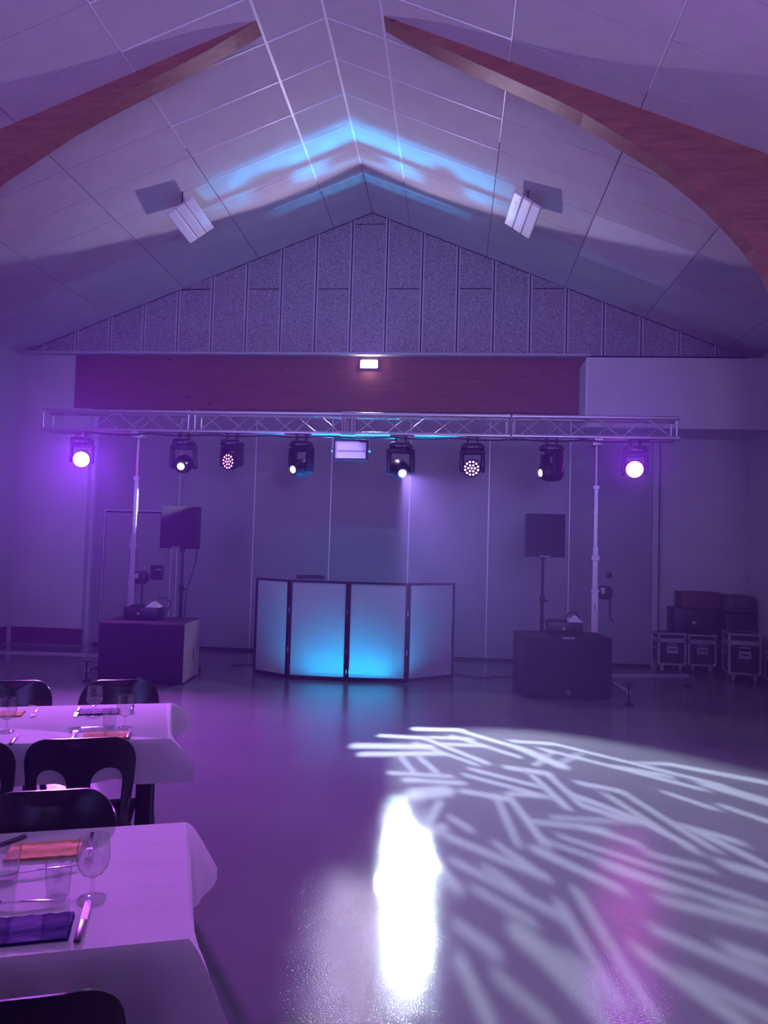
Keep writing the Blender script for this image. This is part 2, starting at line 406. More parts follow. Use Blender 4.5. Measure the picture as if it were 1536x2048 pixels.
# doorway in the left partition panel
d1 = struct(MB().box((-4.80, 11.465, 1.02), (1.05, .10, 2.02), .003).build('door_1', M_PART))
fr = MB()
for x in (-5.335, -4.265): fr.box((x, 11.398, 1.03), (.014, .014, 2.06))
fr.box((-4.80, 11.398, 2.062), (1.084, .014, .014))
fr.build('door_frame', M_ALU_LINE, d1)
MB().box((-4.48, 11.405, 1.13), (.20, .045, .22), .03).build('lock_box', M_BLACK, d1)
MB().box((-4.44, 11.381, 1.175), (.10, .004, .014)).build('lock_label', M_WHITEP, d1)
# post and round pull of the right end leaf
struct(MB().box((2.90, 11.43, 1.8), (.085, .14, 3.6), .004).build('trim_2', M_BATTEN))
struct(MB().box((2.955, 11.46, 1.8), (.022, .12, 3.6)).build('trim_3', M_BLACKM))
MB().lathe([(.0, 0), (.042, 0), (.042, .012), (.03, .02), (0, .02)], 20, (2.26, 11.398, 1.30), Matrix.Rotation(R(90), 3, 'X')).build('round_pull', M_BLACK, part, True)
# skirting boards, dark wood at the left corner
bl = struct(MB().box((-6.07, 11.19, .135), (1.12, .02, .245), .003).build('baseboard_back', M_DARKWOOD))
struct(MB().box((XL+.012, 8.0, .135), (.022, 6.3, .245), .003).build('baseboard_left', M_DARKWOOD))
struct(MB().box((-1.28, 11.392, .02), (8.3, .012, .035)).build('baseboard_partition', M_BLACKM))

# arched glulam frames
cur = [(.56, 6.375), (.80, 6.225), (1.05, 6.085), (1.33, 5.945), (1.7, 5.765), (2.035, 5.60), (2.36, 5.425), (2.68, 5.215), (3.0, 5.005), (3.21, 4.84), (3.42, 4.655),
       (3.626, 4.435), (3.79, 4.235), (3.92, 4.03), (4.12, 3.6), (4.28, 3.0), (4.40, 2.0), (4.48, 0)]
for s in (-1, 1):
    xo = (RX-XL if s < 0 else XR-RX) - .005
    low = [(RX+s*d, z) for d, z in cur]
    mb = MB(); pts = []
    tops = [(RX+s*d, (roof(RX+s*d)+.005) if d < 5.3 else 4.4) for d, z in cur]
    # quad strip between the ceiling line and the curved soffit, then the leg down to the floor
    n = len(low); vs = []; fs = []
    for y in (6.65, 6.85):
        vs += [(x, y, z) for x, z in low] + [(x, y, z) for x, z in tops]
    for i in range(n-1):
        fs += [(i, i+1, n+i+1, n+i), (2*n+i, 3*n+i, 3*n+i+1, 2*n+i+1), (i, 2*n+i, 2*n+i+1, i+1), (n+i, n+i+1, 3*n+i+1, 3*n+i)]
    fs += [(0, n, 3*n, 2*n)]
    mb.add(vs, fs)
    xq = RX + s*4.48
    mb.prism([(xq, 0), (RX+s*xo, 0), (RX+s*xo, roof(RX+s*xo)-.0), (xq, roof(xq))], 6.65, 6.85)
    struct(mb.build('glulam_beam', M_GLULAM))

# ------------------------------------------------------------------ emergency light, heaters
em = thing('emergency_light', 'small blazing white emergency light fixed at the top of the wooden header', 'lamp', (-1.285, 11.14, 4.225))
MB().box((0, .0, .065), (.27, .06, .13), .012).build('housing', M_WHITEP, em)
MB().box((0, -.042, .06), (.225, .030, .095), .012).build('diffuser', emitter('emergency_tube', (1.0, .98, .90), 40), em)
lamp('emergency_bulb', 'SPOT', (-1.285, 11.055, 4.285), (-1.285, 0, 3.9), P_EXIT, (.74, .60, 1.0), .05, spot_size=R(126), spot_blend=.06)

# three enamelled tiles side by side on a frame under the sloping ceiling
for s, (x, y, z) in ((-1, (-3.28, 8.98, 5.53)), (1, (.73, 9.02, 5.57))):
    t = thing('radiant_heater', 'white three-panel ceiling heater on the %s roof slope' % ('left' if s < 0 else 'right'), 'heater', (x, y, z), 0, 'ceiling heaters')
    q = Matrix.Rotation(s*R(34), 3, 'Y') @ Matrix.Rotation(R(-12), 3, 'X')
    for k in (-1, 0, 1):
        MB().box(q @ Vector((0, k*.19, 0)) if False else q @ Vector((k*.125, 0, 0)), (.118, .62, .035), .012, q).build('heater_panel', M_RADIANT, t)
    fr = MB()
    for yy in (-.22, .22): MB().box(q @ Vector((0, yy, .028)), (.34, .03, .02), 0, q).build('frame_bar', M_STEEL, t)
    hz = roof(x)-z
    for yy in (-.22, .22):
        p = q @ Vector((0, yy, .03)); MB().cyl(p, (p.x, p.y, hz+.02), .008, 8).build('hanger', M_BLACK, t)
    if s > 0:
        MB().box(q @ Vector((-.125, -.09, -.019)), (.035, .15, .004), 0, q).build('bright_sticker', M_WHITEP, t, label='bright white sticker')

# ------------------------------------------------------------------ truss
TY0, TY1, TZ0, TZ1, TX0, TX1 = 9.35, 9.59, 2.995, 3.235, -5.29, 2.66
tr = thing('lighting_truss', 'long aluminium box truss carried between two winch stands', 'truss', ((TX0+TX1)/2, 9.47, TZ0))
ox, oy, oz = (TX0+TX1)/2, 9.47, TZ0
NS = 4; SLn = (TX1-TX0)/NS
for i in range(NS):
    a, b = TX0+SLn*i-ox+.012, TX0+SLn*(i+1)-ox-.012
    ch = MB()
    for yy in (-.12, .12):
        for zz in (0, .24): ch.cyl((a, yy, zz), (b, yy, zz), .025, 14)
    sec = ch.build('truss_section', M_ALU, tr, True)
    nb = 6; st = (b-a-.16)/nb
    for yy in (-.12, .12):
        for k in range(nb):
            x0, x1 = a+.08+st*k, a+.08+st*(k+1)
            z0, z1 = (0, .24) if (k % 2 == (0 if yy < 0 else 1)) else (.24, 0)
            MB().cyl((x0, yy, z0), (x1, yy, z1), .009, 8).build('brace', M_ALU, sec, True)
    for zz in (0, .24):
        for k in range(0, nb, 2):
            x0, x1 = a+.08+st*k, a+.08+st*(k+1)
            MB().cyl((x0, -.12, zz), (x1, .12, zz), .008, 8).build('brace', M_ALU, sec, True)
    for x in (a+.03, b-.03):
        ep = MB()
        for yy in (-.12, .12):
            ep.cyl((x, yy, 0), (x, yy, .24), .012, 8)
            for zz in (0, .24): ep.cyl((x-.025, yy, zz), (x+.025, yy, zz), .030, 12)
        for zz in (0, .24): ep.cyl((x, -.12, zz), (x, .12, zz), .012, 8)
        ep.build('end_frame', M_ALU, sec, True)
# sleeve at the middle joint
for yy in (-.12, .12):
    for zz in (0, .24): MB().cyl((-.09, yy, zz), (.09, yy, zz), .033, 12).build('coupler', M_STEEL, tr, True)
for xx in (-.075, .075): MB().cyl((xx, -.12, 0), (xx, -.12, .24), .012, 8).build('coupler_post', M_STEEL, tr, True)

# power cable along the lower chord
pts = []
cx0, cx1, n = -4.6, 2.3, 70
for i in range(n+1):
    t = i/n; x = cx0+(cx1-cx0)*t
    pts.append((x, 9.318, 2.955 - .022*abs(math.sin(t*PI*9)) ))
tag(MB().tube(pts, .010, 6).build('truss_cable', M_BLACK, None, True), 'black power cable looped along the lower rail of the truss', 'cable')

# ------------------------------------------------------------------ lamps on the truss
E_PINKFACE = emitter('magenta_led_face', (1.0, .05, 1.0), 60)
E_DOTS = emitter('pink_led_dots', (1.0, .35, .75), 3.2)
E_DOTS2 = emitter('bright_pink_led_dots', (1.0, .45, .95), 6.0)
E_WHITE = emitter('white_lens', (.95, .97, 1.0), 5.0)
E_GOBO = emitter('full_beam_lens', (.9, .95, 1.0), 60.0)
M_LENS = mat('dark_lens_glass', (.03, .03, .05), .08, var=.1)
def moving_head(label, x, z, aim, kind, group):
    """hung head: clamps, base, yoke, head (> lens); aim is a direction; z the pivot height"""
    y = 9.42
    t = thing('moving_head_light', label, 'stage light', (x, y, TZ0-.03), 0, group)
    zc = z-(TZ0-.03)
    for dx in (-.06, .06):
        c = MB().box((dx, 0, .0), (.028, .09, .075), .006).box((dx, -.03, -.045), (.02, .03, .05), .004).cyl((dx-.02, -.04, .035), (dx+.02, -.04, .035), .012, 10)
        c.build('clamp', M_BLACK, t, True)
    b = MB().box((0, 0, -.100), (.25, .19, .075), .028).box((0, 0, -.145), (.15, .13, .03), .01).box((-.115, 0, -.11), (.06, .12, .055), .02).box((.115, 0, -.11), (.06, .12, .055), .02)
    b.build('base', M_BLACK, t, True)
    MB().box((-.02, -.097, -.118), (.07, .004, .008)).box((.045, -.097, -.118), (.03, .004, .008)).build('display', M_GREYB, t)
    aim = Vector(aim).normalized()
    side = Vector((aim.x, aim.y, 0))
    pan = math.atan2(-side.x, side.y) + PI if side.length > .05 else 0
    q = Matrix.Rotation(pan, 3, 'Z')
    yk = MB()
    wy = .145 if kind != 'wash' else .128
    yk.box(q @ Vector((0, 0, -.168)), (2*wy+.05, .13, .055), .022, q)
    for s in (-1, 1): yk.box(q @ Vector((s*wy, 0, (-.17+zc-.06)/2)), (.048, .135, abs(-.17-(zc-.06))), .02, q)
    yk.build('yoke', M_BLACK, t, True)
    aq = aim.to_track_quat('Z', 'Y').to_matrix()
    c = Vector((0, 0, zc))
    if kind == 'spot':
        prof = [(.0, -.115), (.06, -.112), (.088, -.085), (.095, -.03), (.093, .03), (.080, .075), (.062, .11), (.060, .128), (.05, .13), (.048, .118), (0, .118)]
        lr, lz = .040, .121
    else:
        prof = [(.0, -.09), (.055, -.085), (.09, -.055), (.102, -.01), (.105, .045), (.105, .062), (.098, .064), (.096, .054), (0, .054)]
        lr, lz = .094, .056
    k_ = 1.22 if kind == 'spot' else 1.06
    prof = [(r_*k_, h_*k_) for r_, h_ in prof]; lr *= k_*(.92 if kind == 'spot' else 1); lz *= k_
    h = MB().lathe(prof, 28, c, aq).build('head', M_BLACK, t, True)
    return t, h, aq, c, lr, lz
def disc(mb, r, o, q, seg=20):
    return mb.lathe([(0, 0), (r, 0), (r*.6, r*.08), (0, r*.1)], seg, o, q)
def led_positions(R_):
    out = [(0, 0)]
    for k in range(6): out.append((R_*.40*math.cos(k*PI/3), R_*.40*math.sin(k*PI/3)))
    for k in range(12): out.append((R_*.80*math.cos(k*PI/6+.26), R_*.80*math.sin(k*PI/6+.26)))
    return out
def add_face(hd, kind, E):
    t, h, aq, c, lr, lz = hd
    if kind == 'spot':
        disc(MB(), lr, c + aq @ Vector((0, 0, lz)), aq).build('lens', E, h, True)
    elif kind == 'full':
        disc(MB(), lr, c + aq @ Vector((0, 0, lz)), aq).build('lens', E, h, True)
    else:
        disc(MB(), lr, c + aq @ Vector((0, 0, lz-.004)), aq).build('lens_plate', M_LENS, h, True)
        m = MB()
        for px, py in led_positions(lr): disc(m, .0125, c + aq @ Vector((px, py, lz+.006)), aq, 10)
        m.build('led_lens', E, h, True)
YH = 9.42
G1 = 'stage lights hung from the truss'
CP = Vector((0, 0, 1.6))
# two magenta wash lights shining into the hall
for x, z, lab in ((-4.755, 2.63, 'glaring magenta wash light near the left end of the truss'), (2.155, 2.615, 'glaring magenta wash light near the right end of the truss')):
    aim = Vector((-1.2, 1.6, .8) if x < 0 else (-.4, .5, 2.9)) - Vector((x, YH, z))
    hd = moving_head(lab, x, z, aim, 'wash', G1)
    a = aim.normalized()
    disc(MB(), hd[4]*.98, hd[3] + hd[2] @ Vector((0, 0, hd[5])), hd[2], 28).build('lens', E_PINKFACE, hd[1], True)
    L0 = Vector((x, YH, z)) + a*.09
    lamp('wash_bulb', 'SPOT', L0, L0+a, P_PINK*(1.15 if x < 0 else .6), PINK, .08, spot_size=R(104 if x < 0 else 50), spot_blend=.9)
hd = moving_head('black spot head with small lit lens, first head right of the left magenta light', -3.41, 2.585, (.12, -1, -.30), 'spot', G1); add_face(hd, 'spot', E_WHITE)
hd = moving_head('black wash head with dim pink dots, turned aside, second right of the left magenta light', -2.79, 2.63, (-.55, -1, -.12), 'wash', G1); add_face(hd, 'wash', E_DOTS)
hd = moving_head('black spot head tilted down to the left, directly left of the flat strobe', -1.905, 2.565, (-.62, -1, -.28), 'spot', G1); add_face(hd, 'spot', E_WHITE)
lamp('spot_head_bulb', 'SPOT', (-2.06, 9.28, 2.53), (-4.03, 9.45, 2.02), 2400, (.85, .95, 1.0), .03, spot_size=R(14), spot_blend=.25)
hd5 = moving_head('black wash head with bright pink dots, between two spot heads right of the strobe', .215, 2.61, (-.12, -1, -.25), 'wash', G1); add_face(hd5, 'wash', E_DOTS2)
hd = moving_head('black spot head turned sideways, next to the right magenta light', 1.165, 2.57, (-1, -.45, -.12), 'spot', G1); add_face(hd, 'spot', E_WHITE)
# the head whose patterned beam lights the floor
GX, GZ = -.665, 2.565
GT = Vector((1.05, 3.3, 0.0))
ga = (GT - Vector((GX, YH, GZ))).normalized()
hd = moving_head('black spot head throwing the white patterned beam, just right of the strobe', GX, GZ, ga, 'spot', G1); add_face(hd, 'full', E_GOBO)
GL = Vector((GX, YH, GZ)) + ga*.168
GOBO = [(0.0969, -0.4635, -0.0244, -0.4467, 0.0242), (-0.0224, -0.4417, -0.1186, -0.2924, 0.0175), (0.0159, -0.4012, -0.0729, -0.2707, 0.0116), (0.1981, -0.4105, 0.0923, -0.3882, 0.0168),
        (0.0923, -0.3882, 0.0041, -0.2487, 0.0118), (0.1192, -0.3552, 0.0252, -0.2433, 0.0088), (0.0701, -0.3912, -0.0239, -0.3742, 0.0146), (0.062, -0.3453, -0.0363, -0.3302, 0.0139),
        (0.2552, -0.345, 0.0919, -0.3302, 0.0228), (0.2382, -0.2995, 0.0715, -0.2937, 0.0162), (0.1618, -0.2864, 0.1437, -0.2236, 0.0065), (0.1238, -0.2782, 0.1059, -0.2217, 0.008),
        (0.184, -0.2229, 0.0848, -0.2065, 0.0079), (0.1607, -0.2005, 0.0744, -0.1869, 0.0094), (0.0426, -0.2279, -0.0329, -0.1743, 0.0088), (0.0623, -0.2105, -0.0166, -0.1564, 0.0077),
        (-0.1178, -0.354, -0.203, -0.3318, 0.0161), (-0.203, -0.3318, -0.3096, -0.1633, 0.0138), (-0.1501, -0.3085, -0.2648, -0.1557, 0.0122), (-0.2797, -0.2344, -0.3361, -0.2261, 0.0097),
        (-0.3315, -0.2232, -0.3917, -0.1636, 0.0197), (-0.0782, -0.2339, -0.1595, -0.2903, 0.0062), (-0.1328, -0.2418, -0.214, -0.2806, 0.0061), (-0.0242, -0.2305, -0.0785, -0.207, 0.0134),
        (-0.077, -0.2053, -0.0571, -0.1252, 0.007), (-0.0484, -0.2024, -0.0344, -0.1263, 0.008), (-0.1045, -0.178, -0.1434, -0.1552, 0.0107), (-0.1434, -0.1552, -0.1228, -0.0646, 0.0071),
        (-0.114, -0.1515, -0.1017, -0.0641, 0.007), (-0.0717, -0.1463, -0.098, -0.1033, 0.0102), (-0.0608, -0.1286, -0.0858, -0.1018, 0.0086), (0.04, -0.1592, 0.0627, -0.0783, 0.0056),
        (0.0224, -0.1583, 0.0363, -0.0755, 0.0064), (-0.1372, -0.0912, -0.1609, -0.0721, 0.0097), (-0.1408, -0.0799, -0.1439, -0.0471, 0.0091), (0.0823, -0.1677, 0.0299, -0.1467, 0.0089),
        (0.0146, -0.1579, -0.0271, -0.1497, 0.008), (0.0257, -0.1073, -0.0469, -0.0918, 0.0054), (-0.002, -0.1124, -0.073, -0.1024, 0.0047), (0.0115, -0.0867, -0.0876, -0.0206, 0.0051),
        (0.0311, -0.0816, -0.0677, -0.0149, 0.0047), (0.0496, -0.0731, 0.0094, -0.0366, 0.008), (0.1299, -0.0915, 0.0601, -0.0477, 0.0067), (0.1332, -0.0659, 0.0707, -0.0209, 0.0058),
        (0.0839, -0.081, 0.0671, -0.0575, 0.0059), (0.1177, -0.1183, 0.1012, -0.0991, 0.0062), (0.1527, -0.1017, 0.1212, -0.1456, 0.0072), (0.1512, -0.1648, 0.1062, -0.1689, 0.0211),
        (0.1873, -0.0799, 0.1303, -0.1044, 0.0094), (0.1935, -0.0499, 0.1486, -0.0615, 0.0101), (0.183, -0.0056, 0.1634, -0.0231, 0.006), (0.0446, -0.0364, 0.061, 0.0188, 0.0059),
        (0.0661, -0.0281, 0.0739, 0.0148, 0.0067), (0.1076, -0.0145, 0.0838, 0.0097, 0.0112), (0.1327, 0.0024, 0.1144, 0.0191, 0.0051), (0.1026, -0.0064, 0.0869, 0.0205, 0.0072),
        (0.0154, -0.0114, -0.0206, 0.0109, 0.006), (0.0383, -0.002, 0.0198, 0.0238, 0.0075), (0.0229, 0.0088, 0.0039, 0.0224, 0.0053), (-0.0131, -0.0278, -0.063, -0.009, 0.0058),
        (-0.1104, -0.0488, -0.1257, -0.0385, 0.0114), (-0.1045, -0.3155, -0.1233, -0.2316, 0.0215), (-0.2224, -0.2215, -0.2669, -0.1914, 0.0141), (-0.295, -0.159, -0.308, -0.1243, 0.0257),
        (-0.0524, -0.0637, -0.0867, -0.0475, 0.0056), (-0.002, -0.0541, -0.0327, -0.0346, 0.0077), (0.1248, -0.0423, 0.094, -0.0197, 0.0055), (0.1466, -0.0208, 0.1276, -0.0064, 0.006),
        (-0.0522, -0.0241, -0.0763, -0.0153, 0.0062), (0.084, -0.0031, 0.0718, 0.0131, 0.0049), (0.1513, -0.004, 0.1445, 0.0177, 0.0069), (-0.0187, -0.0005, -0.032, 0.0055, 0.0067),
        (-0.0247, -0.0948, -0.058, -0.0739, 0.0061), (-0.0985, -0.1011, -0.1052, -0.0716, 0.009), (-0.2035, -0.1471, -0.2157, -0.1183, 0.0105), (-0.2367, -0.1173, -0.2435, -0.094, 0.0117),
        (0.1066, -0.0595, 0.0893, -0.0406, 0.0053), (0.1562, -0.0725, 0.1381, -0.043, 0.0081)]
def gobo_lamp():
    """spot whose beam carries a pattern of bright strokes: a lamp-space gobo"""
    o = lamp('gobo_bulb', 'SPOT', GL, GL+ga, P_GOBO, (.68, .78, 1.0), .03, spot_size=R(74), spot_blend=.08)
    Z = -ga; X = Vector((0, 0, 1)).cross(Z).normalized(); Y = Z.cross(X)
    d = o.data; d.use_nodes = True; nt = d.node_tree; N = nt.nodes; K = nt.links.new
    em_ = N['Emission']
    def vm(op, a=None, b=None, out=0):
        n = N.new('ShaderNodeVectorMath'); n.operation = op
        for i, v in enumerate((a, b)):
            if v is None: continue
            if isinstance(v, (tuple, Vector)): n.inputs[i].default_value = tuple(v)
            else: K(v, n.inputs[i])
        return n.outputs[out]
    def mt(op, a, b=None):
        n = N.new('ShaderNodeMath'); n.operation = op
        for i, v in enumerate((a, b)):
            if v is None: continue
            if isinstance(v, (int, float)): n.inputs[i].default_value = v
            else: K(v, n.inputs[i])
        return n.outputs[0]
    def ramp(v, a, b, lo=0.0, hi=1.0):
        n = N.new('ShaderNodeMapRange'); n.interpolation_type = 'SMOOTHSTEP'
        n.inputs['From Min'].default_value = a; n.inputs['From Max'].default_value = b
        n.inputs['To Min'].default_value = lo; n.inputs['To Max'].default_value = hi
        K(v, n.inputs['Value']); return n.outputs['Result']
    g = N.new('ShaderNodeNewGeometry'); I = g.outputs['Incoming']
    dz = mt('MULTIPLY', vm('DOT_PRODUCT', I, Z, 1), -1.0)
    cx = mt('DIVIDE', vm('DOT_PRODUCT', I, X, 1), dz); cy = mt('DIVIDE', vm('DOT_PRODUCT', I, Y, 1), dz)
    cb_ = N.new('ShaderNodeCombineXYZ'); K(cx, cb_.inputs[0]); K(cy, cb_.inputs[1]); P = cb_.outputs[0]
    circ = ramp(vm('DISTANCE', P, (-.08, -.08, 0), 1), .31, .42, 1.0, 0.0)
    base = mt('MULTIPLY', mt('MULTIPLY', circ, ramp(cx, .16, .205, 1.0, 0.0)), GOBO_BASE)
    acc = base
    for x0, y0, x1, y1, wd in GOBO:
        a, b = Vector((x0, y0, 0)), Vector((x1, y1, 0)); L_ = (b-a).length; dr = (b-a)/L_
        rel = vm('SUBTRACT', P, a)
        t = mt('MINIMUM', mt('MAXIMUM', vm('DOT_PRODUCT', rel, dr, 1), 0.0), L_)
        sc = N.new('ShaderNodeVectorMath'); sc.operation = 'SCALE'; sc.inputs[0].default_value = dr; K(t, sc.inputs['Scale'])
        dist = vm('DISTANCE', rel, sc.outputs[0], 1)
        hw = wd*.66; soft = max(.0026, wd*.36)
        acc = mt('MAXIMUM', acc, ramp(dist, max(0, hw-soft), hw+soft, 1.0, 0.0))
    K(acc, em_.inputs['Strength'])
    return o
GOBO_BASE = .27
gobo_lamp()


# strobe in the middle
st = thing('strobe_light', 'flat rectangular strobe with glass front hung at the middle of the truss', 'strobe', (-1.285, 9.40, 2.80))
hb = MB()
for s in (-1, 1): hb.box((s*.205, .04, 0), (.02, .12, .25), .004)
hb.box((0, .04, .122), (.43, .12, .016), .004).box((0, .04, -.118), (.43, .12, .016), .004).box((0, .095, 0), (.42, .012, .24))
hb.build('housing', M_BLACK, st)
MB().box((0, .05, 0), (.37, .01, .20)).build('reflector', mat('strobe_reflector', (.75, .75, .8), .25, .9, var=.05), st)
MB().cyl((-.17, .02, -.01), (.17, .02, -.01), .010, 10).build('flash_tube', mat('flash_tube_glass', (.85, .8, .85), .1, .4, var=.02), st, True)
MB().box((0, -.018, 0), (.385, .004, .215)).build('glass', M_GLASS, st)
br = MB()
for s in (-1, 1): br.box((s*.225, .04, .05), (.006, .03, .22)).cyl((s*.215, .04, 0), (s*.245, .04, 0), .022, 12)
br.box((0, .04, .157), (.456, .03, .006)).cyl((0, .04, .16), (0, .04, .20), .014, 10)
br.build('bracket', M_STEEL, st)

# ------------------------------------------------------------------ winch towers
def tower(x, y, lab, front, sidearm, polished, crank_s, fo=0.0):
    t = thing('winch_stand', lab, 'truss stand', (x, y, 0), 0, 'winch stands carrying the truss')
    H = TZ0-.02
    MB().box((0, 0, .625), (.085, .085, 1.05), .006).build('outer_mast', M_STEEL, t)
    MB().box((0, 0, 1.38), (.066, .066, .62), .005).box((0, 0, 1.16), (.1, .1, .03), .004).box((0, 0, 1.55), (.095, .095, .06), .004).build('middle_mast', M_STEEL, t)
    MB().box((.0, 0, 2.02), (.048, .048, .80), .005).box((0, 0, 2.40), (.07, .07, .045), .004).build('inner_mast', M_POLISH if polished else M_STEEL, t)
    MB().cyl((0, 0, 2.36), (0, 0, H-.06), .019, 12).box((0, 0, H-.045), (.12, .16, .05), .006).build('top_spigot', M_STEEL, t, True)
    for s in (-1, 1): MB().box((0, s*.12, H-.01), (.10, .05, .03), .004).build('truss_saddle', M_STEEL, t)
    wx = .115
    w_ = MB().box((wx, -.02, 1.14), (.13, .11, .16), .02).box((wx+.06, -.02, 1.14), (.05, .13, .12), .02)
    wn = w_.build('winch', M_BLACK, t, True)
    MB().box((wx-.03, -.08, 1.165), (.045, .006, .07)).build('winch_plate', M_GREYB, wn)
    MB().tube([(wx+.05, -.09, 1.09), (wx+.05, -.10, .93), (wx+.05, -.10, .83), (wx+.09, -.13, .81)], .011, 8).build('crank_handle', M_BLACK, wn, True)
    MB().box((0, 0, .17), (.18, .18, .14), .01).build('base_block', M_STEEL, t)
    for (ax, ay) in (front, sidearm, (0.0, .72)):
        d = Vector((ax, ay, 0)); dn = d.normalized()
        arm = MB().bar((dn*.08 if (ax, ay) != front else Vector((fo, -.07, 0)))+Vector((0, 0, .14)), d+Vector((0, 0, .125)), .05, .04, bev=.004).build('outrigger', M_STEEL, t)
        k = MB().cyl((d.x, d.y, .02), (d.x, d.y, .22), .012, 8).cyl((d.x, d.y, 0), (d.x, d.y, .018), .05, 14).box((d.x, d.y, .225), (.09, .02, .02), .004)
        k.build('screw_foot', M_BLACK, arm, True)
    MB().box((-.035 if crank_s else .0, -.04, .95), (.006, .05, .10)).build('rating_plate', M_GREYB, t)
    return t
tower(-4.03, 9.47, 'winch stand with shiny upper mast, behind the left bass speaker', (-.06, -1.02), (-1.75, -.02), True, 1, -.05)
tower(1.71, 9.47, 'winch stand with dull upper mast, behind the right bass speaker', (.20, -.97), (1.22, .42), False, 0, .10)

# ------------------------------------------------------------------ loudspeakers
def top_speaker(x, y, z0, rz, lab):
    t = thing('loudspeaker', lab, 'speaker', (x, y, z0), rz, 'loudspeakers on poles')
    wd, hh = .475, .535
    poly = [(-wd/2, -.17), (wd/2, -.17), (wd/2, -.02), (wd*.30, .20), (-wd*.30, .20), (-wd/2, -.02)]
    m = MB().prism(poly, 0, hh, 'Z'); m.build('cabinet', M_BLACK, t)
    MB().box((0, -.178, hh/2), (wd-.012, .018, hh-.012), .006).build('grille', M_GRILLE, t)
    MB().box((-.01, -.188, .012), (.12, .004, .012)).build('badge', M_GREYB, t, label='pale strip badge')
    MB().cyl((0, 0, -.04), (0, 0, .004), .03, 12).build('pole_socket', M_BLACK, t, True)
    return t
def speaker_stand(x, y, h, rz, lab):
    t = thing('speaker_stand', lab, 'speaker stand', (x, y, 0), rz, 'tripod stands of the loudspeakers')
    MB().cyl((0, 0, .12), (0, 0, 1.02), .022, 14).build('lower_tube', M_BLACK, t, True)
    MB().cyl((0, 0, .98), (0, 0, h), .0165, 12).build('upper_tube', M_BLACK, t, True)
    MB().cyl((0, 0, .97), (0, 0, 1.06), .033, 14).cyl((.02, 0, 1.0), (.07, 0, 1.0), .012, 8).build('collar', M_BLACK, t, True)
    MB().cyl((0, 0, .55), (0, 0, .62), .036, 14).build('hub', M_BLACK, t, True)
    for k in range(3):
        a = R(90+120*k); d = Vector((math.cos(a), math.sin(a), 0))
        g = MB().bar(d*.035+Vector((0, 0, .58)), d*.40+Vector((0, 0, .03)), .022, .022).build('leg', M_BLACK, t)
        MB().cyl(d*.40+Vector((0, 0, .0)), d*.40+Vector((0, 0, .05)), .02, 10).build('rubber_foot', M_BLACK, g, True)
        MB().bar(d*.02+Vector((0, 0, .2)), d*.24+Vector((0, 0, .30)), .014, .008).build('brace', M_BLACK, t)
    return t
top_speaker(-3.44, 9.60, 1.52, R(-3), 'black loudspeaker on the pole behind the left bass speaker')
speaker_stand(-3.44, 9.60, 1.48, 0, 'black tripod stand behind the left bass speaker')
top_speaker(1.125, 9.75, 1.54, R(3), 'black loudspeaker on the pole behind the right bass speaker')
speaker_stand(1.125, 9.75, 1.50, 0, 'black tripod stand behind the right bass speaker')
# speaker lead hanging down the left stand
tag(MB().tube([(-3.29, 9.72, 1.508), (-3.295, 9.69, 1.35), (-3.335, 9.65, 1.15), (-3.375, 9.63, 1.02), (-3.39, 9.62, .8), (-3.385, 9.62, .45), (-3.38, 9.62, .012)], .007, 6).build('speaker_lead', M_BLACK, None, True), 'thin black lead hanging from the left loudspeaker down its pole', 'cable')

def subwoofer(x, y, wd, dp, hh, rz, lab, side_mat, mark):
    t = thing('bass_speaker', lab, 'speaker', (x, y, 0), rz, 'bass speakers on the floor')
    MB().box((0, 0, hh/2+.006), (wd, dp, hh-.012), .012).build('cabinet', M_BLACKM, t)
    MB().box((0, -dp/2-.008, hh/2+.01), (wd-.02, .022, hh-.04), .01).build('grille', M_GRILLE, t)
    for sx in (-1, 1):
        for sy in (-1, 1): MB().cyl((sx*(wd/2-.07), sy*(dp/2-.07), 0), (sx*(wd/2-.07), sy*(dp/2-.07), .02), .025, 10).build('foot', M_BLACK, t, True)
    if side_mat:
        MB().box((wd/2+.003, 0, hh/2+.008), (.006, dp-.02, hh-.03)).build('painted_light_panel', side_mat, t, label='side panel with falling light painted in pale tan')
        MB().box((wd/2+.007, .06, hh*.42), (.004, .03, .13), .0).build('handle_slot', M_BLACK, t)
    else:
        MB().box((wd*.0, -dp/2-.012, hh-.012), (.135, .016, .014)).build('badge', M_GREYB, t, label='pale strip badge')
    b = MB(); yy = -dp/2-.021
    if mark == 'U':
        b.box((-.017, yy, .068), (.007, .004, .032)).box((.017, yy, .068), (.007, .004, .032)).box((0, yy, .051), (.034, .004, .007))
    else:
        for k in range(16):
            a0, a1 = 2*PI*k/16, 2*PI*(k+1)/16
            b.bar((.02*math.cos(a0), yy, .075+.02*math.sin(a0)), (.02*math.cos(a1), yy, .075+.02*math.sin(a1)), .004, .006, (math.cos(a0), 0, math.sin(a0)))
        b.bar((.006, yy, .064), (.022, yy, .050), .004, .006, (0, 0, 1))
    b.build('emblem', M_GREYB, t)
    return t
subwoofer(-3.49, 8.79, .96, .72, .685, R(4.8), 'large black bass speaker with light painted on its side, left of the light screen booth', M_TAN, 'U')
subwoofer(1.259, 8.985, .985, .60, .675, R(6.5), 'large black bass speaker in front of the flight cases, right of the booth', None, 'O')

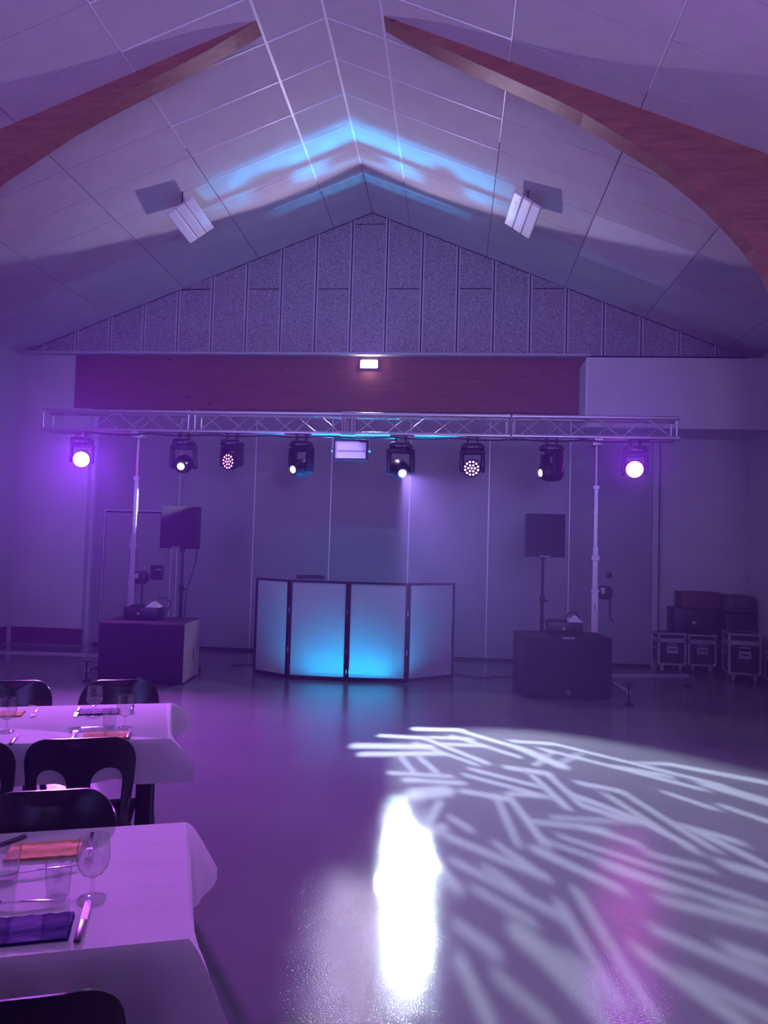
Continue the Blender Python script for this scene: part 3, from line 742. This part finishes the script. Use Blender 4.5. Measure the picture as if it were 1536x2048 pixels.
def effects_machine(x, y, z, rz, lab, flip):
    t = thing('effects_machine', lab, 'effects machine', (x, y, z), rz, 'effects machines on the bass speakers')
    MB().box((0, 0, .08), (.40, .30, .13), .012).build('body', M_BLACK, t, True)
    for sx in (-1, 1):
        for sy in (-1, 1): MB().cyl((sx*.16, sy*.11, 0), (sx*.16, sy*.11, .02), .015, 8).build('foot', M_BLACK, t, True)
    c = (.12, -.02)
    MB().add([(c[0]-.085, c[1]-.08, .145), (c[0]+.085, c[1]-.08, .145), (c[0]+.085, c[1]+.08, .145), (c[0]-.085, c[1]+.08, .145), (c[0]-.01, c[1], .215), (c[0]+.015, c[1], .213)],
             [(0, 1, 5, 4), (1, 2, 5), (2, 3, 4, 5), (3, 0, 4), (3, 2, 1, 0)]).build('hood', M_HOOD, t, label='pale peaked hood')
    MB().box((-.06, .02, .152), (.2, .14, .02), .008).build('lid', M_BLACK, t, True)
    pts = [(.19+.085*math.sin(a), .09, .17-.075*math.cos(a)) for a in [PI*.15+k*PI*1.1/12 for k in range(13)]] if not flip else [(.12+.075*math.cos(a), .09, .145+.10*math.sin(a)) for a in [k*PI/12 for k in range(13)]]
    MB().tube(pts, .007, 6).build('lead_loop', M_BLACK, t, True)
    MB().cyl((-.215, -.03, .07), (-.195, -.03, .07), .02, 12).cyl((-.205, .05, .10), (-.195, .05, .10), .015, 10).build('knob', M_GREYB, t, True)
    MB().box((-.02, -.152, .075), (.03, .004, .03)).build('badge', M_GREYB, t)
    return t
effects_machine(-3.60, 8.84, .686, R(2), 'black effects machine with pale peaked hood on the left bass speaker', False)
effects_machine(1.28, 9.00, .676, R(2), 'black effects machine with pale peaked hood on the right bass speaker', True)

# ------------------------------------------------------------------ DJ booth
BP = [(-2.44, 9.52), (-1.945, 9.20), (-1.232, 9.205), (-.515, 9.275), (.037, 9.77)]
BH = 1.185
bo = thing('dj_booth', 'four-panel folding booth with black frames and glowing white fabric', 'booth', (-1.2, 9.35, 0))
def loc(p, z): return Vector((p[0]+1.2, p[1]-9.35, z))
for i in range(4):
    a, b = Vector(BP[i]), Vector(BP[i+1]); d = (b-a).normalized(); a2, b2 = a+d*.016, b-d*.016
    n = Vector((d.y, -d.x))
    f = MB()
    for p in (a2, b2): f.bar(loc(p, .012), loc(p, BH), .03, .03, (n.x, n.y, 0), .003)
    for z, th in ((.0225, .044), (BH-.014, .03)): f.bar(loc(a2, z), loc(b2, z), .03, th, (0, 0, 1), .003)
    fo = f.build('panel_frame', M_BLACK, bo)
    a3, b3 = a2+d*.016, b2-d*.016
    MB().bar(loc(a3, (BH+.016)/2), loc(b3, (BH+.016)/2), .003, BH-.05, (0, 0, 1)).build('screen', M_SCREEN, fo)
    for p in (a2, b2): MB().cyl(loc(p, 0), loc(p, .014), .02, 10).build('foot', M_BLACK, fo, True)
for p in BP[1:4]:
    for z in (.35, .82): MB().cyl(loc((p[0], p[1]-.012), z-.03), loc((p[0], p[1]-.012), z+.03), .006, 8).build('hinge', M_STEEL, bo, True)
# cyan LED bar on the floor behind the screens
lb = thing('led_bar', 'cyan LED bar lying on the floor behind the booth screens', 'led light', (-1.22, 9.45, 0))
MB().box((0, 0, .03), (1.04, .07, .045), .004).build('housing', M_BLACK, lb)
MB().box((0, 0, .056), (1.0, .03, .008)).build('led_strip', emitter('cyan_led_strip', (.0, .85, .70), 16.0), lb)
for sx in (-1, 1): MB().box((sx*.4, 0, .006), (.04, .12, .012)).build('foot', M_BLACK, lb)
BX, BY = -1.22, 9.45
def bar_beams(n, half, yt, ang, pw, rad):
    for k in range(n):
        u = (k/(n-1)-.5)*2
        xt = BX + half*u
        lamp('led_bar_beam', 'SPOT', (BX+.46*u, BY, .09), (xt, yt, roof(xt)), pw*(1-.55*u*u), (.0, .40, 1.0), rad, spot_size=R(ang), spot_blend=.7)
bar_beams(9, 1.60, 9.17, 11.0, P_BAR*.75, .06)
bar_beams(14, 1.25, 10.08, 3.2, P_BAR*.26, .02)
bar_beams(10, .8, 8.17, 2.2, P_BAR*.08, .02)
lamp('led_bar_spill', 'AREA', (BX, BY-.01, .07), (BX, 9.24, .55), 26, (.0, .42, 1.0), shape='RECTANGLE', size=1.0, size_y=.03, spread=R(170))
# DJ table behind the booth with a flat controller that peeps over the screens
dt = thing('dj_table', 'dark table hidden behind the booth screens', 'table', (-1.3, 10.15, 0))
MB().box((0, 0, 1.02), (1.5, .6, .03), .004).build('tabletop', M_BLACKM, dt)
for sx in (-1, 1):
    for sy in (-1, 1): MB().box((sx*.7, sy*.26, .5025), (.03, .03, 1.005)).build('leg', M_BLACK, dt)
lp = thing('laptop_stand', 'flat dark laptop stand showing just above the booth, left of its middle', 'laptop stand', (-1.86, 10.10, 1.041))
MB().box((0, 0, .150), (.34, .24, .04), .006).build('tray', M_BLACK, lp)
for sx in (-1, 1): MB().bar((sx*.14, -.08, 0), (sx*.14, .06, .135), .012, .012).build('leg', M_BLACK, lp)
# small warm indicator lamp at the foot of the left screen
wl_ = thing('indicator_lamp', 'tiny warm lamp on the floor under the left booth screen', 'lamp', (-2.13, 9.40, 0))
MB().cyl((0, 0, 0), (0, 0, .018), .03, 14).build('body', M_BLACK, wl_, True)
MB().lathe([(0, .018), (.02, .018), (.014, .03), (0, .034)], 14).build('bulb', emitter('warm_indicator', (1, .72, .25), 6), wl_, True)

# ------------------------------------------------------------------ flight cases and boxes at the right
def flight_case(x, y, wd, dp, hh, rz, lab, wheels=.09):
    t = thing('flight_case', lab, 'flight case', (x, y, 0), rz, 'flight cases against the right wall')
    MB().box((0, 0, wheels+hh/2), (wd-.012, dp-.012, hh-.012)).build('panel', M_CASE, t)
    e = .028; ed = MB()
    for sx in (-1, 1):
        for sy in (-1, 1): ed.box((sx*(wd/2-e/2), sy*(dp/2-e/2), wheels+hh/2), (e, e, hh), .003)
    for z in (wheels+e/2, wheels+hh-e/2, wheels+hh*.80, wheels+hh*.80-e*1.0):
        for sy in (-1, 1): ed.box((0, sy*(dp/2-e/2), z), (wd, e, e*.9), .002)
        for sx in (-1, 1): ed.box((sx*(wd/2-e/2), 0, z), (e, dp, e*.9), .002)
    ed.build('edging', M_EDGE, t)
    for sx in (-1, 1):
        for sy in (-1, 1):
            for z in (wheels+.02, wheels+hh-.02):
                MB().lathe([(0, -.022), (.022, -.02), (.03, 0), (.022, .02), (0, .022)], 10, (sx*(wd/2-.022), sy*(dp/2-.022), z)).build('corner_ball', M_EDGE, t, True)
            c = MB().box((sx*(wd/2-.07), sy*(dp/2-.07), wheels-.012), (.06, .06, .024)).cyl((sx*(wd/2-.07)-.016, sy*(dp/2-.07), wheels*.40), (sx*(wd/2-.07)+.016, sy*(dp/2-.07), wheels*.40), wheels*.40, 14)
            c.build('caster', M_STEEL, t, True)
    hd = MB().box((0, -dp/2-.001, wheels+hh*.48), (.15, .008, .10), .003).build('handle_dish', M_EDGE, t)
    MB().box((0, -dp/2-.008, wheels+hh*.49), (.10, .010, .022), .004).build('handle', M_BLACK, hd)
    MB().box((0, -dp/2-.002, wheels+hh*.66), (.13, .006, .014)).build('label_strip', M_EDGE, t)
    MB().box((-wd/2-.002, -.02, wheels+hh*.5), (.006, .09, .02)).build('side_label', M_EDGE, t)
    return t
flight_case(3.06, 11.26, .385, .44, .445, 0, 'black flight case with bright edging, nearest the partition post')
flight_case(3.472, 11.27, .385, .42, .435, 0, 'black flight case standing second from the partition post, in shadow')
flight_case(3.83, 10.62, .40, .46, .53, R(-9), 'taller flight case standing forward of the other cases by the right wall')
flight_case(4.075, 10.02, .22, .36, .36, 0, 'narrow flight case cut off by the right picture edge, in front of the taller case', .08)
def crate(name, x, y, z, d, m, lab, cat, rz=0, badge=False, bev=.02):
    t = thing(name, lab, cat, (x, y, z), rz)
    MB().box((0, 0, d[2]/2), d, bev).build('shell', m, t, True)
    if badge: MB().box((-d[0]*.05, -d[1]/2-.002, d[2]*.42), (.055, .004, .04)).build('badge', M_GREYB, t)
    MB().box((0, 0, d[2]-.012), (d[0]+.006, d[1]+.006, .012), .003).build('lid_seam', m, t)
    return t
crate('black_case', 3.40, 11.30, .5365, (.60, .36, .345), M_CASE, 'plain black equipment case lying on the two flight cases', 'case', 0, True)
crate('carton', 3.47, 11.30, .882, (.54, .34, .225), M_CARD, 'dull reddish carton on top of the black equipment case', 'box')
crate('storage_case', 3.96, 11.24, .0, (.40, .5, .84), M_CASE, 'tall black trunk standing in the right corner under the grey bag', 'case')
bg = thing('equipment_bag', 'long dark grey padded bag lying on the stacked cases at right', 'bag', (3.965, 11.24, .842))
MB().box((0, 0, .11), (.41, .5, .22), .05).build('body', M_BAG, bg, True)
for k in (-1, 1): MB().box((k*.095, 0, .222), (.17, .46, .03), .014).build('top_flap', M_BAG, bg, True)
MB().tube([(-.1, -.25, .16), (-.1, -.272, .08), (0, -.278, .06), (.1, -.272, .08), (.1, -.25, .16)], .012, 6).build('strap', M_BLACK, bg, True)

# cables along the foot of the partition
def floor_cable(pts, lab, r=.009):
    out = []
    P = [Vector((p[0], p[1], r)) for p in pts]
    for i in range(len(P)-1):
        p0, p1, p2, p3 = P[max(i-1, 0)], P[i], P[i+1], P[min(i+2, len(P)-1)]
        for k in range(8):
            t = k/8
            out.append(.5*((2*p1)+(p2-p0)*t+(2*p0-5*p1+4*p2-p3)*t*t+(3*p1-p0-3*p2+p3)*t**3))
    out.append(P[-1])
    return tag(MB().tube(out, r, 6).build('floor_cable', M_BLACK, None, True), lab, 'cable')
floor_cable([(-3.6, 11.30), (-3.2, 11.20), (-2.8, 11.28), (-2.3, 11.22), (-1.0, 11.25)], 'black cable lying along the partition foot, left of the booth')
floor_cable([(-2.85, 9.95), (-2.6, 10.12), (-2.3, 10.08), (-1.9, 10.2)], 'black cable running from the left tripod to behind the booth')
floor_cable([(.05, 10.05), (.35, 9.82), (.62, 9.95), (.80, 10.05), (1.0, 10.2)], 'black cable curling from the booth towards the right tripod')
floor_cable([(.0, 11.25), (.5, 11.28), (1.0, 11.24), (1.8, 11.26), (2.6, 11.22)], 'black cable lying along the partition foot, right of the booth')

# ------------------------------------------------------------------ tables, cloths
TR = R(20)
ex, ey = Vector((math.cos(TR), math.sin(TR), 0)), Vector((-math.sin(TR), math.cos(TR), 0))
TOP = .738
def table(mid, depth, lab, clab, drop, dflare):
    """mid: middle of the right-hand edge"""
    Lg = 1.8
    c = Vector((mid[0], mid[1], 0)) - ex*(Lg/2)
    t = thing('dining_table', lab, 'table', c, TR, 'dining tables under paper cloths')
    MB().box((0, 0, TOP-.016), (Lg-.03, depth-.03, .026), .004).build('tabletop', M_BLACKM, t)
    MB().box((0, -depth/2+.09, TOP-.065), (Lg-.3, .025, .07)).box((0, depth/2-.09, TOP-.065), (Lg-.3, .025, .07)).build('apron', M_BLACK, t)
    for sx in (-1, 1):
        for sy in (-1, 1): MB().box((sx*(Lg/2-.10), sy*(depth/2-.09), (TOP-.03)/2), (.07, .055, TOP-.03), .008).build('leg', M_BLACK, t)
        MB().box((sx*(Lg/2-.10), 0, TOP-.065), (.025, depth-.23, .07)).build('crossbar', M_BLACK, t)
    # cloth: flat top, hanging sides, corners drawn out into stiff folds
    hx, hy = Lg/2, depth/2
    segs = []
    def side(p0, p1, n): return [(Vector(p0)+(Vector(p1)-Vector(p0))*(k/n)) for k in range(n)]
    loop = side((-hx, -hy), (hx, -hy), 120) + side((hx, -hy), (hx, hy), 50) + side((hx, hy), (-hx, hy), 120) + side((-hx, hy), (-hx, -hy), 50)
    n = len(loop); rows = [0, .03, .08, .16, .28, .42, .56, .70, .85, 1.0]
    vs = []; fs = []
    rnd = random.Random(int(depth*1000)); ph = [rnd.uniform(0, 6) for _ in range(6)]
    for t_ in rows:
        for i, p in enumerate(loop):
            dx, dy = hx-abs(p.x), hy-abs(p.y)
            d = max(dx, dy)                       # distance to the nearest corner along the edge
            f = max(0, 1-d/.15)**1.7
            sgn = Vector((1 if p.x > 0 else -1, 1 if p.y > 0 else -1))
            nrm = Vector((sgn.x, 0)) if dx < 1e-6 else Vector((0, sgn.y))
            if dx < 1e-6 and dy < 1e-6: nrm = sgn.normalized()
            off = .098*min(1, t_*drop/dflare)**.9
            s_ = p.x*3+p.y*4
            wave = .014*t_*math.sin(9*s_+ph[0]) + .010*t_*math.sin(17*s_+ph[1])
            q = p + nrm*(.002+.010*min(1, t_/.10) + wave*(1-f)) + sgn*(f*off)
            z = -drop*t_ * (1 + .05*math.sin(7*s_+ph[2]) - .05*f)
            if t_ == 0: q = p; z = 0
            vs.append((q.x, q.y, TOP+.003+z))
    for r_ in range(len(rows)-1):
        for i in range(n): fs.append((r_*n+i, r_*n+(i+1) % n, (r_+1)*n+(i+1) % n, (r_+1)*n+i))
    fs.append(tuple(range(n)))
    m = MB(); m.add(vs, fs)
    cl = m.build('tablecloth', M_CLOTH, None, True, ang=24)
    cl.location = c; cl.rotation_euler = (0, 0, TR)
    tag(cl, clab, 'tablecloth', 'white paper tablecloths')
    return c
T1 = table((-.673, 2.008), .72, 'black-legged table nearest the viewer under the white cloth', 'white paper cloth on the near table with the upright wine glass', .225, .19)
T2 = table((-1.346, 3.677), .765, 'black-legged second table, between the chairs and the stage', 'white paper cloth on the farther table set with several glasses', .175, .087)
ZC = TOP + .0045

# ------------------------------------------------------------------ chairs
def inpoly(p, poly):
    c = False; j = len(poly)-1
    for i in range(len(poly)):
        a, b = poly[i], poly[j]
        if (a[1] > p[1]) != (b[1] > p[1]) and p[0] < (b[0]-a[0])*(p[1]-a[1])/(b[1]-a[1])+a[0]: c = not c
        j = i
    return c
def panel_mesh(outer, holes, step, fn, thick, name, m):
    """flat outline with holes, filled with a grid and bent by fn(u, v)"""
    vs = []; ed = []
    for lp_ in [outer]+holes:
        k = len(vs); vs += [Vector(p) for p in lp_]; ed += [(k+i, k+(i+1) % len(lp_)) for i in range(len(lp_))]
    xs = [p[0] for p in outer]; ys = [p[1] for p in outer]
    x = min(xs)+step/2
    while x < max(xs):
        y = min(ys)+step/2
        while y < max(ys):
            p = (x, y)
            if inpoly(p, outer) and not any(inpoly(p, h) for h in holes):
                if min((Vector(p)-v).length for v in vs[:len(ed)]) > step*.45: vs.append(Vector(p))
            y += step
        x += step
    r = geometry.delaunay_2d_cdt(vs, ed, [], 0, 1e-5)
    V, Fc = r[0], r[2]; tris = []
    for f in Fc:
        c = ((V[f[0]].x+V[f[1]].x+V[f[2]].x)/3, (V[f[0]].y+V[f[1]].y+V[f[2]].y)/3)
        if inpoly(c, outer) and not any(inpoly(c, h) for h in holes): tris.append(f)
    me = bpy.data.meshes.new(name); me.from_pydata([fn(v.x, v.y) for v in V], [], tris)
    bm = bmesh.new(); bm.from_mesh(me); bmesh.ops.recalc_face_normals(bm, faces=bm.faces[:])
    for v in [v for v in bm.verts if not v.link_faces]: bm.verts.remove(v)
    g = bmesh.ops.solidify(bm, geom=bm.faces[:], thickness=thick)
    for f in bm.faces: f.smooth = True
    for e in bm.edges:
        if len(e.link_faces) == 2 and e.calc_face_angle(0) > R(50): e.smooth = False
    bm.to_mesh(me); bm.free(); me.materials.append(m); return me
def rounded(pts_r, n=7):
    out = []
    k = len(pts_r)
    for i in range(k):
        p, r_ = Vector(pts_r[i][:2]), pts_r[i][2]
        a, b = Vector(pts_r[i-1][:2]), Vector(pts_r[(i+1) % k][:2])
        da, db = (a-p).normalized(), (b-p).normalized()
        if r_ <= 0: out.append((p.x, p.y)); continue
        s0, s1 = p+da*r_, p+db*r_
        for j in range(n+1):
            t = j/n; q = s0*(1-t)**2 + p*2*t*(1-t) + s1*t*t; out.append((q.x, q.y))
    return out
def make_chair(lab):
    t = thing('dining_chair', lab, 'chair', (0, 0, 0), 0, 'black plastic dining chairs')
    # backrest: wide rounded shield over two arched openings; chair faces +Y
    outer = rounded([(-.185, .42, .03), (-.208, .62, .0), (-.214, .70, .0), (-.205, .803, .095), (.205, .803, .095), (.214, .70, 0), (.208, .62, 0), (.185, .42, .03)])
    outer = [(x, y + .014*(1-(x/.21)**2) if y > .72 else y) for x, y in outer]
    holes = []
    for s in (-1, 1):
        a, b = .045, .168
        arc = [( (a+b)/2 + (b-a)/2*math.cos(PI*k/10), .622 + .063*math.sin(PI*k/10)) for k in range(11)]
        h = [(b-.010, .475)] + arc + [(a+.004, .475)]
        holes.append([(s*x, y) for x, y in h])
    def bend(u, v):
        h = (v-.42)
        y = -.175 - .20*h - .10*max(0, h-.30)**1 + .075*(u/.21)**2*min(1, h/.12)
        return (u, y, v)
    me = panel_mesh(outer, holes, .032, bend, .007, 'backrest', M_CHAIR)
    o = bpy.data.objects.new('backrest', me); COL.objects.link(o); o.parent = t
    so = rounded([(-.20, -.19, .06), (.20, -.19, .06), (.215, .20, .07), (-.215, .20, .07)])
    def dip(u, v): return (u, v, .445 - .018*max(0, 1-(u/.2)**2)*max(0, 1-(v/.2)**2) - .05*max(0, (v-.14)/.06)**2*.3 + (.0 if v > -.15 else .0))
    me = panel_mesh(so, [], .04, dip, .008, 'seat', M_CHAIR)
    o = bpy.data.objects.new('seat', me); COL.objects.link(o); o.parent = t
    for sx in (-1, 1):
        MB().bar((sx*.165, .15, .435), (sx*.200, .21, .0), .034, .030, (0, 1, 0), .006).build('leg', M_CHAIR, t, True)
        MB().bar((sx*.165, -.15, .435), (sx*.200, -.235, .0), .034, .030, (0, 1, 0), .006).build('leg', M_CHAIR, t, True)
    MB().box((0, 0, .415), (.33, .32, .02), .006).build('seat_frame', M_CHAIR, t)
    return t
ch0 = make_chair('black plastic chair with two arched back openings, at the near side of the farther table')
def place(px, py, rz, lab=None):
    global ch0
    if lab is None: ch0.location = (px, py, 0); ch0.rotation_euler = (0, 0, rz); return ch0
    return dup(ch0, (px, py, 0), rz, lab)
# origin of a chair is the middle of its seat
place(-1.535, 3.195, TR)
place(-1.965, 3.04, TR, 'black plastic chair cut off by the left edge, near side of the farther table')
place(-1.157, 2.125, TR+PI, 'black plastic chair facing the viewer, between the two tables')
place(-1.765, 4.03, TR+PI+R(2), 'black plastic chair on the far side of the farther table, behind the wine glasses')
place(-2.315, 3.86, TR+PI-R(3), 'black plastic chair on the far side of the farther table, at the left edge')
place(-.84, 1.505, TR, 'black plastic chair nearest the viewer, pushed under the near table')

# ------------------------------------------------------------------ table ware
def wine_glass(p, lab, s=1.0):
    t = thing('wine_glass', lab, 'glass', (p[0], p[1], ZC), 0, 'wine glasses on the tables')
    k = s
    MB().lathe([(0, .004), (.006, .004*1), (.030*k, .002), (.033*k, .0), (.033*k, .002), (.012, .007), (.0055, .014), (.0045, .045*k), (.006, .050*k), (0, .052*k)], 28).build('foot', M_GLASS, t, True)
    out = [(0, .050), (.010, .052), (.024, .060), (.034, .074), (.0385, .092), (.0385, .108), (.036, .130), (.0335, .147)]
    inn = [(r-.0012, h+.0012 if i < 3 else h) for i, (r, h) in enumerate(out[1:])][::-1]
    prof = [(r*k, h*k) for r, h in out+inn]+[(0, .054*k)]
    MB().lathe(prof, 32, close=False).build('bowl', M_GLASS, t, True)
    return t
def tumbler(p, lab):
    t = thing('tumbler', lab, 'glass', (p[0], p[1], ZC), 0, 'water tumblers on the tables')
    MB().lathe([(0, 0), (.023, 0), (.026, .004), (.0285, .04), (.031, .085), (.0298, .085), (.0272, .04), (.024, .010), (0, .010)], 30, close=False).build('body', M_GLASS, t, True)
    return t
wine_glass((-.840, 1.815), 'tall clear wine glass standing on the near table')
tumbler((-.925, 1.815), 'clear tumbler beside the wine glass on the near table')
tumbler((-1.085, 1.865), 'clear tumbler half cut off by the left edge, near table')
wine_glass((-1.715, 3.640), 'clear wine glass in front of the blue napkin, back row of the farther table')
wine_glass((-1.478, 3.455), 'clear wine glass nearest the right end of the farther table')
tumbler((-1.545, 3.440), 'clear tumbler between the two wine glasses on the farther table')
wine_glass((-1.945, 3.285), 'clear wine glass near the left edge on the farther table')

def napkin(p, m, lab, ln=.20, wd=.125, rz=0.0, colour='orange'):
    t = thing('paper_napkin', lab, 'napkin', (p[0], p[1], ZC), TR+rz, 'folded paper napkins')
    rnd = random.Random(int(p[0]*1000))
    for k, (l2, w2, z) in enumerate(((ln, wd, .001), (ln-.004, wd-.003, .004))):
        vs = []; fs = []; nx, ny = 16, 8
        for j in range(ny+1):
            for i in range(nx+1):
                x = (i/nx-.5)*l2; y = (j/ny-.5)*w2
                b = .0025*abs(math.sin(2.2*x*40+rnd.random()*.6))*(1 if k else 0) + .003*(k)*max(0, -math.cos(2*PI*j/ny))
                vs.append((x, y, z+b))
        for j in range(ny):
            for i in range(nx): a = j*(nx+1)+i; fs.append((a, a+1, a+nx+2, a+nx+1))
        N = len(vs)
        vs += [(v[0], v[1], z-.001) for v in vs]
        fs += [tuple(N+i for i in reversed(f)) for f in fs[:nx*ny]]
        rim = [i for i in range(nx+1)] + [(j)*(nx+1)+nx for j in range(1, ny+1)] + [ny*(nx+1)+i for i in range(nx-1, -1, -1)] + [j*(nx+1) for j in range(ny-1, 0, -1)]
        for a, b in zip(rim, rim[1:]+rim[:1]): fs.append((b, a, N+a, N+b))
        MB().add(vs, fs).build('lower_ply' if k == 0 else 'folded_ply', m, t, True)
    return t
napkin((-1.095, 2.066), M_ORANGE, 'orange folded napkin on the far side of the near table', .19, .115)
napkin((-.92, 1.645), M_BLUE, 'dark blue folded napkin on the near side of the near table', .21, .125)
napkin((-1.495, 3.30), M_ORANGE, 'orange folded napkin on the near side of the farther table, by the knife', .19, .12)
napkin((-1.735, 3.745), M_BLUE, 'blue folded napkin behind the wine glasses on the farther table', .19, .12)
napkin((-2.145, 3.60), M_ORANGE, 'orange folded napkin behind the glass at left, far side of the farther table', .17, .12)
napkin((-2.00, 3.12), M_BLUE, 'blue folded napkin at the left edge, near side of the farther table', .19, .12)

def fork_mesh():
    a = MB().bar((0, -.10, .004), (0, .02, .004), .010, .003, bev=.001).bar((0, .02, .004), (0, .045, .008), .016, .0025)
    for k in (-1.5, -.5, .5, 1.5): a.bar((k*.0055, .043, .008), (k*.0055, .095, .005), .003, .002)
    return a
def spoon_mesh():
    a = MB().bar((0, -.10, .005), (0, -.0, .008), .009, .003, bev=.001).bar((0, -.0, .008), (0, .045, .006), .006, .003)
    vs = []; fs = []; nu, nr = 18, 4
    for side_ in (0, 1):
        vs.append((0, .07, .0022+side_*.0012))
        for r_ in range(1, nr+1):
            for k in range(nu):
                t = 2*PI*k/nu; rr = r_/nr
                vs.append((.019*rr*math.cos(t), .07+.029*rr*math.sin(t), .0022+side_*.0012+.006*rr*rr))
    B = 1+nr*nu
    for s in (0, 1):
        o = s*B
        for k in range(nu): fs.append((o, o+1+k, o+1+(k+1) % nu))
        for r_ in range(nr-1):
            for k in range(nu): fs.append((o+1+r_*nu+k, o+1+(r_+1)*nu+k, o+1+(r_+1)*nu+(k+1) % nu, o+1+r_*nu+(k+1) % nu))
    for k in range(nu): a_ = 1+(nr-1)*nu; fs.append((a_+k, a_+(k+1) % nu, B+a_+(k+1) % nu, B+a_+k))
    return a.add(vs, fs)
F_ME = fork_mesh().mesh('fork', M_STEELC, True); S_ME = spoon_mesh().mesh('spoon', M_STEELC, True)
KB = MB().prism([(-.008, .0), (.008, 0), (.009, .06), (.005, .10), (-.007, .108), (-.008, .06)], .0025, .0042, 'Z').mesh('blade', M_STEELC)
KH = MB().bar((0, -.095, .005), (0, .002, .005), .015, .008, bev=.003).mesh('handle', M_HANDLE, True)
def cutlery(kind, a, b, lab):
    """a: handle end, b: business end"""
    a, b = Vector(a), Vector(b); d = b-a; rz = math.atan2(-d.x, d.y); c = (a+b)/2
    if kind == 'knife':
        t = thing('table_knife', lab, 'knife', (c.x, c.y, ZC), rz, 'table knives')
        for n_, me in (('blade', KB), ('handle', KH)):
            o = bpy.data.objects.new(n_, me); COL.objects.link(o); o.parent = t
        return t
    o = bpy.data.objects.new('table_'+kind, F_ME if kind == 'fork' else S_ME); COL.objects.link(o)
    o.location = (c.x, c.y, ZC); o.rotation_euler = (0, 0, rz)
    return tag(o, lab, kind, 'table forks' if kind == 'fork' else 'dessert spoons')
cutlery('knife', (-.772, 1.606), (-.838, 1.795), 'knife right of the blue napkin, under the wine glass foot')
cutlery('fork', (-1.025, 2.20), (-.955, 2.03), 'fork right of the orange napkin, seen behind the wine glass')
cutlery('spoon', (-.965, 1.975), (-1.12, 1.885), 'spoon pointing left behind the tumbler on the near table')
cutlery('spoon', (-.90, 1.785), (-1.075, 1.735), 'spoon pointing left in front of the tumbler, above the blue napkin')
cutlery('knife', (-1.20, 2.145), (-1.275, 1.98), 'knife left of the orange napkin, cut off by the left edge')
cutlery('fork', (-1.585, 3.165), (-1.66, 3.355), 'fork left of the orange napkin on the farther table')
cutlery('knife', (-1.375, 3.25), (-1.445, 3.44), 'knife right of the orange napkin on the farther table')
cutlery('spoon', (-1.545, 3.435), (-1.68, 3.372), 'spoon lying above the orange napkin on the farther table')
cutlery('fork', (-1.635, 3.915), (-1.565, 3.735), 'fork at the far right corner of the farther table, right of the blue napkin')
cutlery('knife', (-1.865, 3.80), (-1.80, 3.62), 'knife left of the blue napkin at the back of the farther table')
cutlery('fork', (-2.06, 3.74), (-1.985, 3.565), 'fork right of the far orange napkin, at the back of the farther table')
cutlery('knife', (-1.795, 3.065), (-1.875, 3.255), 'knife right of the blue napkin at the left edge of the farther table')
